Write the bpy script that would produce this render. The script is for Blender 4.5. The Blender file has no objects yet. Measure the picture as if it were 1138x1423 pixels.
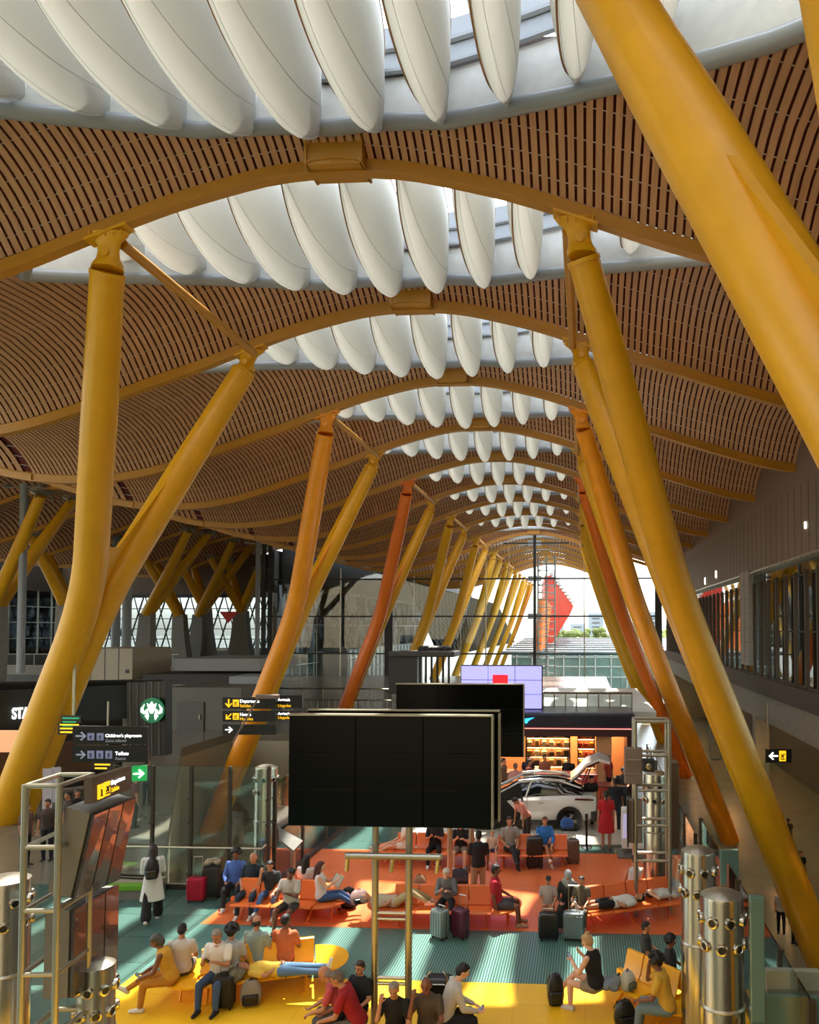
import bpy, math, random
from mathutils import Vector, Matrix
random.seed(7)
PI = math.pi
C = bpy.context.scene.collection
sc = bpy.context.scene

# ------------------------------------------------------------------ camera
YAW, PIT, CX, CY, F, H = 0.0588, 0.03206, 749.6, 838.0, 1066.2, 6.4
cam_d = bpy.data.cameras.new('camera'); cam = bpy.data.objects.new('camera', cam_d); C.objects.link(cam)
cam.location = (0, 0, H); cam.rotation_euler = (PI/2+PIT, 0, YAW)
cam_d.sensor_fit = 'VERTICAL'; cam_d.sensor_height = 36.0; cam_d.lens = F/1423*36
cam_d.shift_x = (569-CX)/1423; cam_d.shift_y = (CY-711.5)/1423
cam_d.clip_start = 0.1; cam_d.clip_end = 3000
sc.camera = cam

def ray(x, y):
    u = (x-CX)/F; v = (CY-y)/F
    cy, sy, cp, sp = math.cos(YAW), math.sin(YAW), math.cos(PIT), math.sin(PIT)
    fw = (-sy*cp, cy*cp, sp); up = (sy*sp, -cy*sp, cp); rt = (cy, sy, 0)
    return [fw[i]+u*rt[i]+v*up[i] for i in range(3)]
def at(x, y, D=None, Z=None, X=None):
    """measured position in the hall of a point of the photograph, on a known plane"""
    r = ray(x, y)
    t = D/r[1] if D is not None else ((Z-H)/r[2] if Z is not None else X/r[0])
    return Vector((r[0]*t, r[1]*t, H+r[2]*t))

# ------------------------------------------------------------------ mesh builder
class MB:
    def __init__(s): s.v = []; s.f = []
    def add(s, vs, fs):
        n = len(s.v); s.v += [tuple(p) for p in vs]; s.f += [tuple(i+n for i in f) for f in fs]
        return s
    def box(s, c, d, rz=0, M=None):
        x, y, z = d[0]/2, d[1]/2, d[2]/2
        vs = [Vector((a*x, b*y, e*z)) for a in (-1, 1) for b in (-1, 1) for e in (-1, 1)]
        R = M if M is not None else Matrix.Rotation(rz, 3, 'Z')
        vs = [R @ p + Vector(c) for p in vs]
        return s.add(vs, [(0,1,3,2),(4,6,7,5),(0,4,5,1),(2,3,7,6),(0,2,6,4),(1,5,7,3)])
    def bevbox(s, c, d, b=0.02, rz=0, M=None):
        R = M if M is not None else Matrix.Rotation(rz, 3, 'Z')
        x, y, z = d[0]/2, d[1]/2, d[2]/2; b = min(b, x*.9, y*.9, z*.9)
        rings = []
        for zz, ins in ((-z, b), (-z+b*.3, b*.3), (-z+b, 0), (z-b, 0), (z-b*.3, b*.3), (z, b)):
            xx, yy = x-ins, y-ins; q = max(b*.8, .0005)
            rings.append([(xx-q, -yy), (xx, -yy+q), (xx, yy-q), (xx-q, yy), (-xx+q, yy), (-xx, yy-q), (-xx, -yy+q), (-xx+q, -yy)])
        vs = []; fs = []
        for k, r in enumerate(rings):
            zz = (-z, -z+b*.3, -z+b, z-b, z-b*.3, z)[k]
            vs += [R @ Vector((p[0], p[1], zz)) + Vector(c) for p in r]
        for k in range(5):
            for i in range(8):
                j = (i+1) % 8
                fs.append((k*8+i, k*8+j, k*8+8+j, k*8+8+i))
        fs.append(tuple(range(7, -1, -1))); fs.append(tuple(range(40, 48)))
        return s.add(vs, fs)
    def tube(s, pts, r, n=10, cap=True, closed=False):
        pts = [Vector(p) for p in pts]
        rs = r if isinstance(r, (list, tuple)) else [r]*len(pts)
        vs = []; N = len(pts); ref = None
        for i, p in enumerate(pts):
            if closed: t = pts[(i+1) % N]-pts[i-1]
            else: t = pts[min(i+1, N-1)]-pts[max(i-1, 0)]
            t.normalize()
            if ref is None:
                ref = Vector((0, 0, 1)) if abs(t.z) < .9 else Vector((1, 0, 0))
            a = (ref - t*ref.dot(t)).normalized(); b = t.cross(a); ref = a
            for k in range(n):
                w = 2*PI*k/n
                vs.append(p + a*math.cos(w)*rs[i] + b*math.sin(w)*rs[i])
        fs = []
        for i in range(N if closed else N-1):
            i2 = (i+1) % N
            for k in range(n):
                k2 = (k+1) % n
                fs.append((i*n+k, i*n+k2, i2*n+k2, i2*n+k))
        if cap and not closed:
            fs.append(tuple(range(n-1, -1, -1))); fs.append(tuple(range((N-1)*n, N*n)))
        return s.add(vs, fs)
    def lathe(s, prof, c=(0, 0, 0), n=24, M=None):
        vs = []; fs = []; R = M if M is not None else Matrix.Identity(3)
        for r, z in prof:
            for k in range(n):
                a = 2*PI*k/n; vs.append(R @ Vector((r*math.cos(a), r*math.sin(a), z)) + Vector(c))
        for i in range(len(prof)-1):
            for k in range(n):
                k2 = (k+1) % n; fs.append((i*n+k, i*n+k2, (i+1)*n+k2, (i+1)*n+k))
        if prof[0][0] > 1e-5: fs.append(tuple(range(n-1, -1, -1)))
        if prof[-1][0] > 1e-5: fs.append(tuple(range((len(prof)-1)*n, len(prof)*n)))
        return s.add(vs, fs)
    def prism(s, poly, z0, z1, M=None, c=(0, 0, 0)):
        n = len(poly); R = M if M is not None else Matrix.Identity(3)
        vs = [R @ Vector((p[0], p[1], z0)) + Vector(c) for p in poly] + [R @ Vector((p[0], p[1], z1)) + Vector(c) for p in poly]
        fs = [tuple(range(n-1, -1, -1)), tuple(range(n, 2*n))]
        for i in range(n):
            j = (i+1) % n; fs.append((i, j, n+j, n+i))
        return s.add(vs, fs)
    def ell(s, c, r, n=14, m=9, M=None):
        R = M if M is not None else Matrix.Identity(3)
        vs = [R @ Vector((0, 0, -r[2])) + Vector(c)]; fs = []
        for i in range(1, m):
            th = -PI/2+PI*i/m
            for k in range(n):
                a = 2*PI*k/n
                vs.append(R @ Vector((r[0]*math.cos(th)*math.cos(a), r[1]*math.cos(th)*math.sin(a), r[2]*math.sin(th))) + Vector(c))
        vs.append(R @ Vector((0, 0, r[2])) + Vector(c))
        for k in range(n): fs.append((0, 1+(k+1) % n, 1+k))
        for i in range(m-2):
            for k in range(n):
                k2 = (k+1) % n; a = 1+i*n; fs.append((a+k, a+k2, a+n+k2, a+n+k))
        a = 1+(m-2)*n
        for k in range(n): fs.append((a+k, a+(k+1) % n, len(vs)-1))
        return s.add(vs, fs)
    def cap(s, p0, p1, r0, r1, n=12):
        """capsule with taper"""
        p0 = Vector(p0); p1 = Vector(p1); t = (p1-p0)
        L = t.length
        if L < 1e-5: return s.ell(p0, (r0, r0, r0))
        t /= L; prof = []
        pts = []; rs = []
        for a in (-80, -55, -28, 0):
            pts.append(p0 + t*r0*math.sin(math.radians(a))); rs.append(r0*math.cos(math.radians(a)))
        for a in (0, 28, 55, 80):
            pts.append(p1 + t*r1*math.sin(math.radians(a))); rs.append(r1*math.cos(math.radians(a)))
        vs = []; ref = Vector((0, 0, 1)) if abs(t.z) < .9 else Vector((1, 0, 0))
        A = (ref - t*ref.dot(t)).normalized(); B = t.cross(A)
        for p, r in zip(pts, rs):
            for k in range(n):
                w = 2*PI*k/n; vs.append(p + A*math.cos(w)*r + B*math.sin(w)*r)
        fs = []
        for i in range(len(pts)-1):
            for k in range(n):
                k2 = (k+1) % n; fs.append((i*n+k, i*n+k2, (i+1)*n+k2, (i+1)*n+k))
        fs.append(tuple(range(n-1, -1, -1))); fs.append(tuple(range((len(pts)-1)*n, len(pts)*n)))
        return s.add(vs, fs)
    def loft(s, rings, cap=True):
        n = len(rings[0]); vs = [p for r in rings for p in r]; fs = []
        for i in range(len(rings)-1):
            for k in range(n):
                k2 = (k+1) % n; fs.append((i*n+k, i*n+k2, (i+1)*n+k2, (i+1)*n+k))
        if cap:
            fs.append(tuple(range(n-1, -1, -1))); fs.append(tuple(range((len(rings)-1)*n, len(rings)*n)))
        return s.add(vs, fs)
    def mesh(s, name, m=None, smooth=False):
        me = bpy.data.meshes.new(name); me.from_pydata(s.v, [], s.f)
        if m is not None: me.materials.append(m)
        if smooth:
            me.polygons.foreach_set('use_smooth', [True]*len(me.polygons))
            try: me.set_sharp_from_angle(angle=math.radians(smooth if smooth is not True else 40))
            except Exception: pass
        me.update(); return me
    def build(s, name, m=None, parent=None, smooth=False, loc=None):
        o = bpy.data.objects.new(name, s.mesh(name, m, smooth)); C.objects.link(o)
        if parent is not None: o.parent = parent
        if loc is not None: o.location = loc
        return o

def empty(name, loc=(0, 0, 0), rz=0, parent=None):
    o = bpy.data.objects.new(name, None); C.objects.link(o); o.location = loc; o.rotation_euler = (0, 0, rz)
    o.empty_display_size = .2
    if parent is not None: o.parent = parent
    return o
def tag(o, label=None, cat=None, group=None, kind=None):
    if label: o['label'] = label
    if cat: o['category'] = cat
    if group: o['group'] = group
    if kind: o['kind'] = kind
    return o
def struct(mb, name, m, parent=None, smooth=False, label=None):
    o = mb.build(name, m, parent, smooth)
    if parent is None: o['kind'] = 'structure'
    if label: o['label'] = label
    return o
KIDS = {}
def copy_tree(o, parent=None):
    c = o.copy(); C.objects.link(c)
    if parent is not None: c.parent = parent; c.matrix_parent_inverse = o.matrix_parent_inverse.copy()
    for ch in list(o.children): copy_tree(ch, c)
    return c
ORD = ['first', 'second', 'third', 'fourth', 'fifth', 'sixth', 'seventh', 'eighth', 'ninth', 'tenth', 'eleventh', 'twelfth', 'thirteenth', 'fourteenth', 'fifteenth', 'sixteenth', 'seventeenth', 'eighteenth', 'nineteenth', 'twentieth']

# ------------------------------------------------------------------ materials
def lin(c):
    if isinstance(c, str):
        c = [int(c[i:i+2], 16)/255 for i in (0, 2, 4)]
        return tuple((x/12.92 if x <= .04045 else ((x+.055)/1.055)**2.4) for x in c)+(1,)
    return tuple(c)+(1,)
MATS = {}
def mat(name, col, rough=.5, metal=0, var=0, vscale=4, bump=0, bscale=40, trans=0, alpha=1, emis=0, ecol=None, spec=.5, coat=0, stretch=None):
    if name in MATS: return MATS[name]
    m = bpy.data.materials.new(name); m.use_nodes = True; nt = m.node_tree; b = nt.nodes['Principled BSDF']
    b.inputs['Base Color'].default_value = lin(col); b.inputs['Roughness'].default_value = rough; b.inputs['Metallic'].default_value = metal
    b.inputs['Specular IOR Level'].default_value = spec; b.inputs['Coat Weight'].default_value = coat
    if emis:
        b.inputs['Emission Color'].default_value = lin(ecol or col); b.inputs['Emission Strength'].default_value = emis
    if var or bump:
        tc = nt.nodes.new('ShaderNodeTexCoord'); mp = nt.nodes.new('ShaderNodeMapping'); nt.links.new(tc.outputs['Object'], mp.inputs[0])
        if stretch: mp.inputs['Scale'].default_value = stretch
    if var:
        n = nt.nodes.new('ShaderNodeTexNoise'); n.inputs['Scale'].default_value = vscale; n.inputs['Detail'].default_value = 5
        nt.links.new(mp.outputs[0], n.inputs['Vector'])
        r = nt.nodes.new('ShaderNodeMapRange'); r.inputs['From Min'].default_value = .3; r.inputs['From Max'].default_value = .7
        r.inputs['To Min'].default_value = 1-var; r.inputs['To Max'].default_value = 1+var; nt.links.new(n.outputs['Fac'], r.inputs['Value'])
        mx = nt.nodes.new('ShaderNodeVectorMath'); mx.operation = 'SCALE'; mx.inputs[0].default_value = lin(col)[:3]
        nt.links.new(r.outputs[0], mx.inputs['Scale']); nt.links.new(mx.outputs[0], b.inputs['Base Color'])
    if bump:
        n2 = nt.nodes.new('ShaderNodeTexNoise'); n2.inputs['Scale'].default_value = bscale; nt.links.new(mp.outputs[0], n2.inputs['Vector'])
        bp = nt.nodes.new('ShaderNodeBump'); bp.inputs['Strength'].default_value = bump; bp.inputs['Distance'].default_value = .02
        nt.links.new(n2.outputs['Fac'], bp.inputs['Height']); nt.links.new(bp.outputs[0], b.inputs['Normal'])
    MATS[name] = m; return m
def glassmat(name, tint=(.9, .95, .93), refl=.12, rough=.02):
    m = bpy.data.materials.new(name); m.use_nodes = True; nt = m.node_tree; nt.nodes.clear()
    out = nt.nodes.new('ShaderNodeOutputMaterial'); tr = nt.nodes.new('ShaderNodeBsdfTransparent'); gl = nt.nodes.new('ShaderNodeBsdfGlossy')
    tr.inputs[0].default_value = tint+(1,); gl.inputs['Roughness'].default_value = rough; gl.inputs[0].default_value = (1, 1, 1, 1)
    fr = nt.nodes.new('ShaderNodeFresnel'); fr.inputs[0].default_value = 1.45
    ad = nt.nodes.new('ShaderNodeMath'); ad.operation = 'MULTIPLY_ADD'; ad.inputs[1].default_value = 1.2; ad.inputs[2].default_value = refl*.3; nt.links.new(fr.outputs[0], ad.inputs[0])
    mx = nt.nodes.new('ShaderNodeMixShader'); nt.links.new(ad.outputs[0], mx.inputs[0]); nt.links.new(tr.outputs[0], mx.inputs[1]); nt.links.new(gl.outputs[0], mx.inputs[2])
    nt.links.new(mx.outputs[0], out.inputs[0]); MATS[name] = m; return m
def clothmat(name, col, tl=.45):
    m = bpy.data.materials.new(name); m.use_nodes = True; nt = m.node_tree; nt.nodes.clear()
    out = nt.nodes.new('ShaderNodeOutputMaterial'); d = nt.nodes.new('ShaderNodeBsdfDiffuse'); t = nt.nodes.new('ShaderNodeBsdfTranslucent')
    d.inputs[0].default_value = lin(col); t.inputs[0].default_value = lin(col)
    mx = nt.nodes.new('ShaderNodeMixShader'); mx.inputs[0].default_value = tl
    nt.links.new(d.outputs[0], mx.inputs[1]); nt.links.new(t.outputs[0], mx.inputs[2]); nt.links.new(mx.outputs[0], out.inputs[0])
    MATS[name] = m; return m

M_yel = mat('yellow_paint', 'DEA30E', .38, var=.05, vscale=1.5, bump=.05, bscale=25)
M_yor = mat('orange_yellow_paint', 'EE960E', .38, var=.05, vscale=1.5)
M_ora = mat('orange_paint', 'EA7414', .38, var=.05, vscale=1.5)
M_rib = mat('ochre_rib_paint', 'BC8424', .45, var=.05, vscale=2)
M_steel = mat('grey_painted_steel', '8E9294', .45)
M_white = mat('white_panel', 'D8D8D2', .6, var=.03)
M_blk = mat('black_plastic', '0B0B0B', .35)
M_scr = mat('switched_off_screen', '030404', .2, spec=.15)
M_dark = mat('dark_metal_frame', '1E1E1E', .5)
M_chrome = mat('brushed_steel', 'B8B2A4', .22, 1, bump=.03, bscale=80, stretch=(1, 1, .05))
M_tube = mat('satin_steel_tube', 'A8A494', .35, .9)
M_glass = glassmat('clear_glass')
M_tint = glassmat('solar_tinted_glass', (.56, .61, .62))
M_sky = glassmat('skylight_glass', (.92, .95, .97), .1)
M_cloth = clothmat('white_sail_fabric', 'BEBEB8', .16)
M_hem = mat('brown_hem', '9A7450', .7)
M_conc = mat('pale_concrete', '8F8A80', .75, var=.1, vscale=3, bump=.1, bscale=12)
M_beige = mat('beige_wall_panel', '9A9078', .7, var=.04)
M_grey = mat('grey_cladding', '6C6A64', .6, var=.05)
M_brown = mat('taupe_wall_panel', '7A685C', .55, var=.05, vscale=1.2, stretch=(.1, 6, .1))
# ================================================================== roof
X0 = -6.641; Y1 = 20.09; BAY = 9.0; HALF = 19.5
PT = [(0,18.66),(.8,18.65),(1.95,18.53),(3.2,18.25),(4.6,17.88),(5.8,17.48),(7.2,16.98),(8.6,16.46),(10.2,15.95),(11.5,15.5),(13.2,14.95),(15.4,14.3),(16.9,14.02),(18.2,13.9),(19.5,13.86)]
def prof(o):
    o = abs(o) % (2*HALF)
    if o > HALF: o = 2*HALF-o
    for i in range(len(PT)-1):
        if o <= PT[i+1][0]: break
    x0, y0 = PT[i]; x1, y1 = PT[i+1]; u = (o-x0)/(x1-x0)
    def sl(j):
        if j == 0 or j == len(PT)-1: return 0.
        return (PT[j+1][1]-PT[j-1][1])/(PT[j+1][0]-PT[j-1][0])
    h = x1-x0
    return (2*u**3-3*u*u+1)*y0+(u**3-2*u*u+u)*h*sl(i)+(-2*u**3+3*u*u)*y1+(u**3-u*u)*h*sl(i+1)
LW = 11.2
def bul(o):
    o = abs(o) % (2*HALF)
    if o > HALF: o = 2*HALF-o
    k = min(1, max(0, (o-2)/7.)); k = k*k*(3-2*k)
    return 1.05+(1.75-1.05)*k
def zc(o, t): return prof(o)+.36+bul(o)*(1-abs(t)**3)
TF = [(0,.83),(3,.755),(4.7,.63),(6.4,.48),(7.8,.32),(9,.13),(9.9,-.03),(10.5,-.14),(11.2,-.33)]
TN = [(0,-.83),(4,-.83),(6.5,-.81),(8.5,-.75),(10,-.63),(11.2,-.33)]
def _ip(T, o):
    o = abs(o)
    for i in range(len(T)-1):
        if o <= T[i+1][0]: return T[i][1]+(T[i+1][1]-T[i][1])*(o-T[i][0])/(T[i+1][0]-T[i][0])
    return T[-1][1]
def tfr(o): return _ip(TF, o)
def tnr(o): return _ip(TN, o)
def tl(o): return 0 if abs(o) >= LW else (tfr(o)-tnr(o))/2
def ribY(k): return Y1+BAY*(k-1)            # rib 1 is the nearest one seen whole

# slatted ceiling --------------------------------------------------
M_slat = mat('pale_timber_slat', 'C09068', .5, var=.14, vscale=1.3, stretch=(9, .35, 1))
M_back = mat('dark_red_roof_lining', '5A1A14', .8)
M_clip = mat('bright_clip_rod', 'C9C4B4', .4, .3)
def slats(k, xa, xb, pitch, lens, name, end_left=True):
    ya = ribY(k); ym = ya+BAY/2; mb = MB(); lining = MB(); rods = MB()
    n = int((xb-xa)/pitch); w = pitch*.69
    segs = 7
    for i in range(n):
        o = xa+(i+.5)*pitch
        if o+w/2 > xb: break
        L = tl(o) if lens else 0
        rng = [(-.985, tnr(o)), (tfr(o), .985)] if L > 0.02 else [(-.985, .985)]
        for a, b in rng:
            if b-a < .03: continue
            N = segs if L > .02 else 12
            ts = [a+(b-a)*j/N for j in range(N+1)]
            if L <= .02: ts = [-.985, -.93, -.86, -.75, -.6, -.35, 0, .35, .6, .75, .86, .93, .985]
            vs = []
            for t in ts:
                y = ym+t*BAY/2
                for s_ in (-1, 1):
                    z = zc(o+s_*w/2, t)
                    vs.append((X0+o+s_*w/2, y, z))
                for s_ in (-1, 1):
                    z = zc(o+s_*w/2, t)
                    vs.append((X0+o+s_*w/2, y, z+.045))
            m_ = len(ts); fs = []
            for j in range(m_-1):
                q = j*4; r = q+4
                fs += [(q, r, r+1, q+1), (q, q+2, r+2, r), (q+1, r+1, r+3, q+3)]
            mb.add(vs, fs)
    # lining
    NX = max(8, int((xb-xa)/.6)); 
    for i in range(NX):
        o0 = xa+(xb-xa)*i/NX; o1 = xa+(xb-xa)*(i+1)/NX
        for sgn in (-1, 1):
            vs = []; NT = 8
            for j in range(NT+1):
                for o in (o0, o1):
                    e0 = 0 if not lens else (-.33 if abs(o) >= LW else (tfr(o) if sgn > 0 else tnr(o)))
                    t = e0+(sgn-e0)*j/NT
                    vs.append((X0+o, ym+t*BAY/2, zc(o, t)+.13))
            lining.add(vs, [(2*j, 2*j+1, 2*j+3, 2*j+2) for j in range(NT)])
    o = struct(mb, name, M_slat)
    struct(lining, 'ceiling_lining', M_back, o)
    # cross rods seen in the gaps
    for tr in (-.93, -.84, -.72, -.55, -.3, 0, .3, .55, .72, .84, .93):
        pts = []
        NR = int((xb-xa)/.5)
        run = []
        for i in range(NR+1):
            oo = xa+(xb-xa)*i/NR
            if lens and abs(oo) < LW and tnr(oo)-.02 < tr < tfr(oo)+.02:
                if len(run) > 1: rods.tube(run, .018, 4, cap=False)
                run = []
            else: run.append((X0+oo, ym+tr*BAY/2, zc(oo, tr)+.065))
        if len(run) > 1: rods.tube(run, .018, 4, cap=False)
    struct(rods, 'clip_rod', M_clip, o)
    return o
XR = 17.3                                  # roof meets the right-hand wall here (offset from crown)
NB = 10                                     # glazed end wall stands at rib NB
for k in range(-2, NB):
    slats(k, -22.0, XR, .235, True, 'ceiling')
for k in range(2, NB+2):
    slats(k, -76.0, -22.0 if k < NB else -34.5, .47, False, 'ceiling')
for k in range(NB, NB+6):                   # the open canopy beyond the glass
    slats(k, -22.0, 9.5, .47, True, 'ceiling')

# ribs -------------------------------------------------------------
def rib(k, xa=-22, xb=XR):
    mb = MB(); y = ribY(k); N = int((xb-xa)/.6); secs = []
    for i in range(N+1):
        o = xa+(xb-xa)*i/N; z = prof(o); x = X0+o
        secs.append([Vector(p) for p in ((x, y-.16, z), (x, y+.16, z), (x, y+.16, z+.05), (x, y+.07, z+.06), (x, y+.07, z+.42), (x, y-.07, z+.42), (x, y-.07, z+.06), (x, y-.16, z+.05))])
    mb.loft(secs)
    o = mb.build('roof_rib', M_rib)
    # crown box that carries the rib between two skylights
    b = MB()
    for sx in (-.75, .75):
        b.box((X0+sx, y, 19.12), (.07, 1.02, .8))
    b.box((X0, y, 19.12), (1.5, .9, .8))
    pts = []
    rg = []
    for i in range(9):
        a = PI*i/8; pts.append((X0-.75+.75*(1-math.cos(a)), y-.47, 18.74+.14*math.sin(a)))
    b.tube(pts, .03, 6)
    b.build('crown_box', M_rib, o)
    # rows of hanger bolts are small plates on the flange
    return o
for k in range(0, NB+6):
    o = rib(k, xb=XR if k <= NB else 9.5)
    tag(o, ('yellow ochre curved roof rib with crown box, %s from the camera' % ORD[k]) if k < NB+1 else ('yellow ochre curved roof rib of the canopy outside, %s beyond the glass' % ORD[k-NB-1]), 'roof rib', 'curved ochre ribs under the roof')
for k in range(3, NB+2):
    mb = MB(); y = ribY(k); secs = []
    for i in range(81):
        o = -76+54*i/80; z = prof(o); x = X0+o
        secs.append([Vector(p) for p in ((x, y-.15, z), (x, y+.15, z), (x, y+.15, z+.35), (x, y-.15, z+.35))])
    mb.loft(secs); o = mb.build('roof_rib', M_rib)
    tag(o, 'ochre curved rib under the far left roof wave, %s row' % ORD[k-3], 'roof rib', 'ribs under the far left roof wave')

# skylights -------------------------------------------------------------
M_rim = mat('grey_blue_tube_paint', '989C9E', .35)
M_curb = mat('offwhite_curb', 'C8C6BE', .7, var=.08, vscale=2, bump=.15, bscale=6)
def lens_ring(k, n=64, grow=0, dz=0, flat=None):
    ym = ribY(k)+BAY/2; P = []
    for i in range(n):
        a = 2*PI*i/n; o = -LW*math.cos(a); s_ = math.sin(a)
        t = tfr(o) if s_ >= 0 else tnr(o)
        if abs(s_) < 1e-6: t = -.33
        oo = o*(1+grow/LW); tt = t+grow/4.5*(1 if s_ >= 0 else -1)*min(1, abs(s_)*2)
        z = flat if flat is not None else zc(o, t)+dz
        P.append(Vector((X0+oo, ym+tt*BAY/2, z)))
    return P
SAIL = {}
def sail_mesh(L, zb, zt):
    mb = MB(); hem = MB(); NT = 18; NU = 12; rows = []; hp = []; seam = MB()
    for j in range(NT+1):
        tau = -1+2*j/NT; w = .57*max(0, 1-abs(tau)**2.1)**.8+.015
        z0 = zb+(19.35-zb)*abs(tau)**2.3; z1 = zt-.1*tau*tau
        row = []
        for i in range(NU+1):
            a = PI*i/NU
            x = -w*math.cos(a); s_ = math.sin(a)**.75
            row.append(Vector((x+.05*s_, tau*L, z1+(z0-z1)*s_)))
        rows.append(row)
        a = PI*.3; s_ = math.sin(a)**.75
        hp.append((-w*math.cos(a)-.005+.05*s_, tau*L, z1+(z0-z1)*s_-.02))
    vs = [p for r in rows for p in r]; fs = []
    for j in range(NT):
        for i in range(NU):
            q = j*(NU+1)+i; fs.append((q, q+1, q+NU+2, q+NU+1))
    mb.add(vs, fs); hem.tube(hp, .028, 6)
    for q0, q1 in ((.40, .62), (.62, .84), (.30, .36)):
        pts = []
        for j in range(1, NT):
            ii = NU*(q0+(q1-q0)*j/NT); i0 = int(ii); fr = ii-i0
            pts.append(rows[j][i0]*(1-fr)+rows[j][min(NU, i0+1)]*fr+Vector((0, 0, -.003)))
        seam.tube(pts, .005, 4, cap=False)
    rim = MB(); rim.tube([r[-1] for r in rows], .02, 5)
    return mb.mesh('fabric', M_cloth, True), hem.mesh('hem', M_hem, True), seam.mesh('seam', M_steel), rim.mesh('rim', M_hem)
OFFS = [-.3+1.68*i for i in range(-5, 6)]
for k in range(-1, NB+3):
    ring = lens_ring(k); far = k >= 6
    n = len(ring)
    rt = MB(); rt.tube(ring, .21, 10 if not far else 6, closed=True)
    root = rt.build('window_%d' % (k+2), M_rim, smooth=True); root['kind'] = 'structure'
    up = [Vector((p.x, p.y, p.z)) for p in ring]
    top = lens_ring(k, flat=20.8, grow=.25); cb = MB()
    cb.add(up+top, [(i, n+i, n+(i+1) % n, (i+1) % n) for i in range(n)]); cb.build('curb', M_curb, root, True)
    fr = MB(); a = lens_ring(k, flat=20.6, grow=.3)
    b1 = lens_ring(k, flat=20.8, grow=.12); b2 = lens_ring(k, flat=22.2, grow=.3); b3 = lens_ring(k, flat=22.2, grow=.9)
    fr.add(b1+b2+b3, [(i, (i+1) % n, n+(i+1) % n, n+i) for i in range(n)]+[(n+i, n+(i+1) % n, 2*n+(i+1) % n, 2*n+i) for i in range(n)])
    fr.tube(lens_ring(k, flat=20.85, grow=.1), .08, 6, closed=True); fr.tube(lens_ring(k, flat=21.5, grow=.15), .09, 6, closed=True)
    ym = ribY(k)+BAY/2
    for i in range(-2, 3):
        o = i*3.36+.54; L = tl(min(LW-.5, abs(o)))*4.5+.3
        fr.box((X0+o, ym, 22.4), (.06, 2*L, .12))
    fr.build('steel_frame', M_steel, root)
    gp = lens_ring(k, flat=22.5, grow=.6); g = MB(); g.add(gp, [tuple(range(n))]); g.build('pane', M_sky, root)
    if k > 8: continue
    for j, o in enumerate(OFFS):
        L = tl(o)*4.5+.12
        if L < .8: continue
        key = round(L, 2)
        zb = 17.78+.05*abs(o)+(3.85-L)*.12; zt = 21.2-.08*abs(o)
        if key not in SAIL: SAIL[key] = sail_mesh(L, zb, zt)
        me = SAIL[key]
        e = bpy.data.objects.new('fabric_sail', None); C.objects.link(e); e.location = (X0+o, ym+(tfr(o)+tnr(o))/2*4.5, 0)
        for nm, m_ in zip(('fabric', 'hem', 'seam', 'rim'), me):
            c = bpy.data.objects.new(nm, m_); C.objects.link(c); c.parent = e
        tag(e, 'white fabric sail hanging %s from the left in the %s skylight from the camera' % (ORD[j], ORD[k+1]), 'fabric sail', 'white fabric sails hanging in the skylights')

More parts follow.
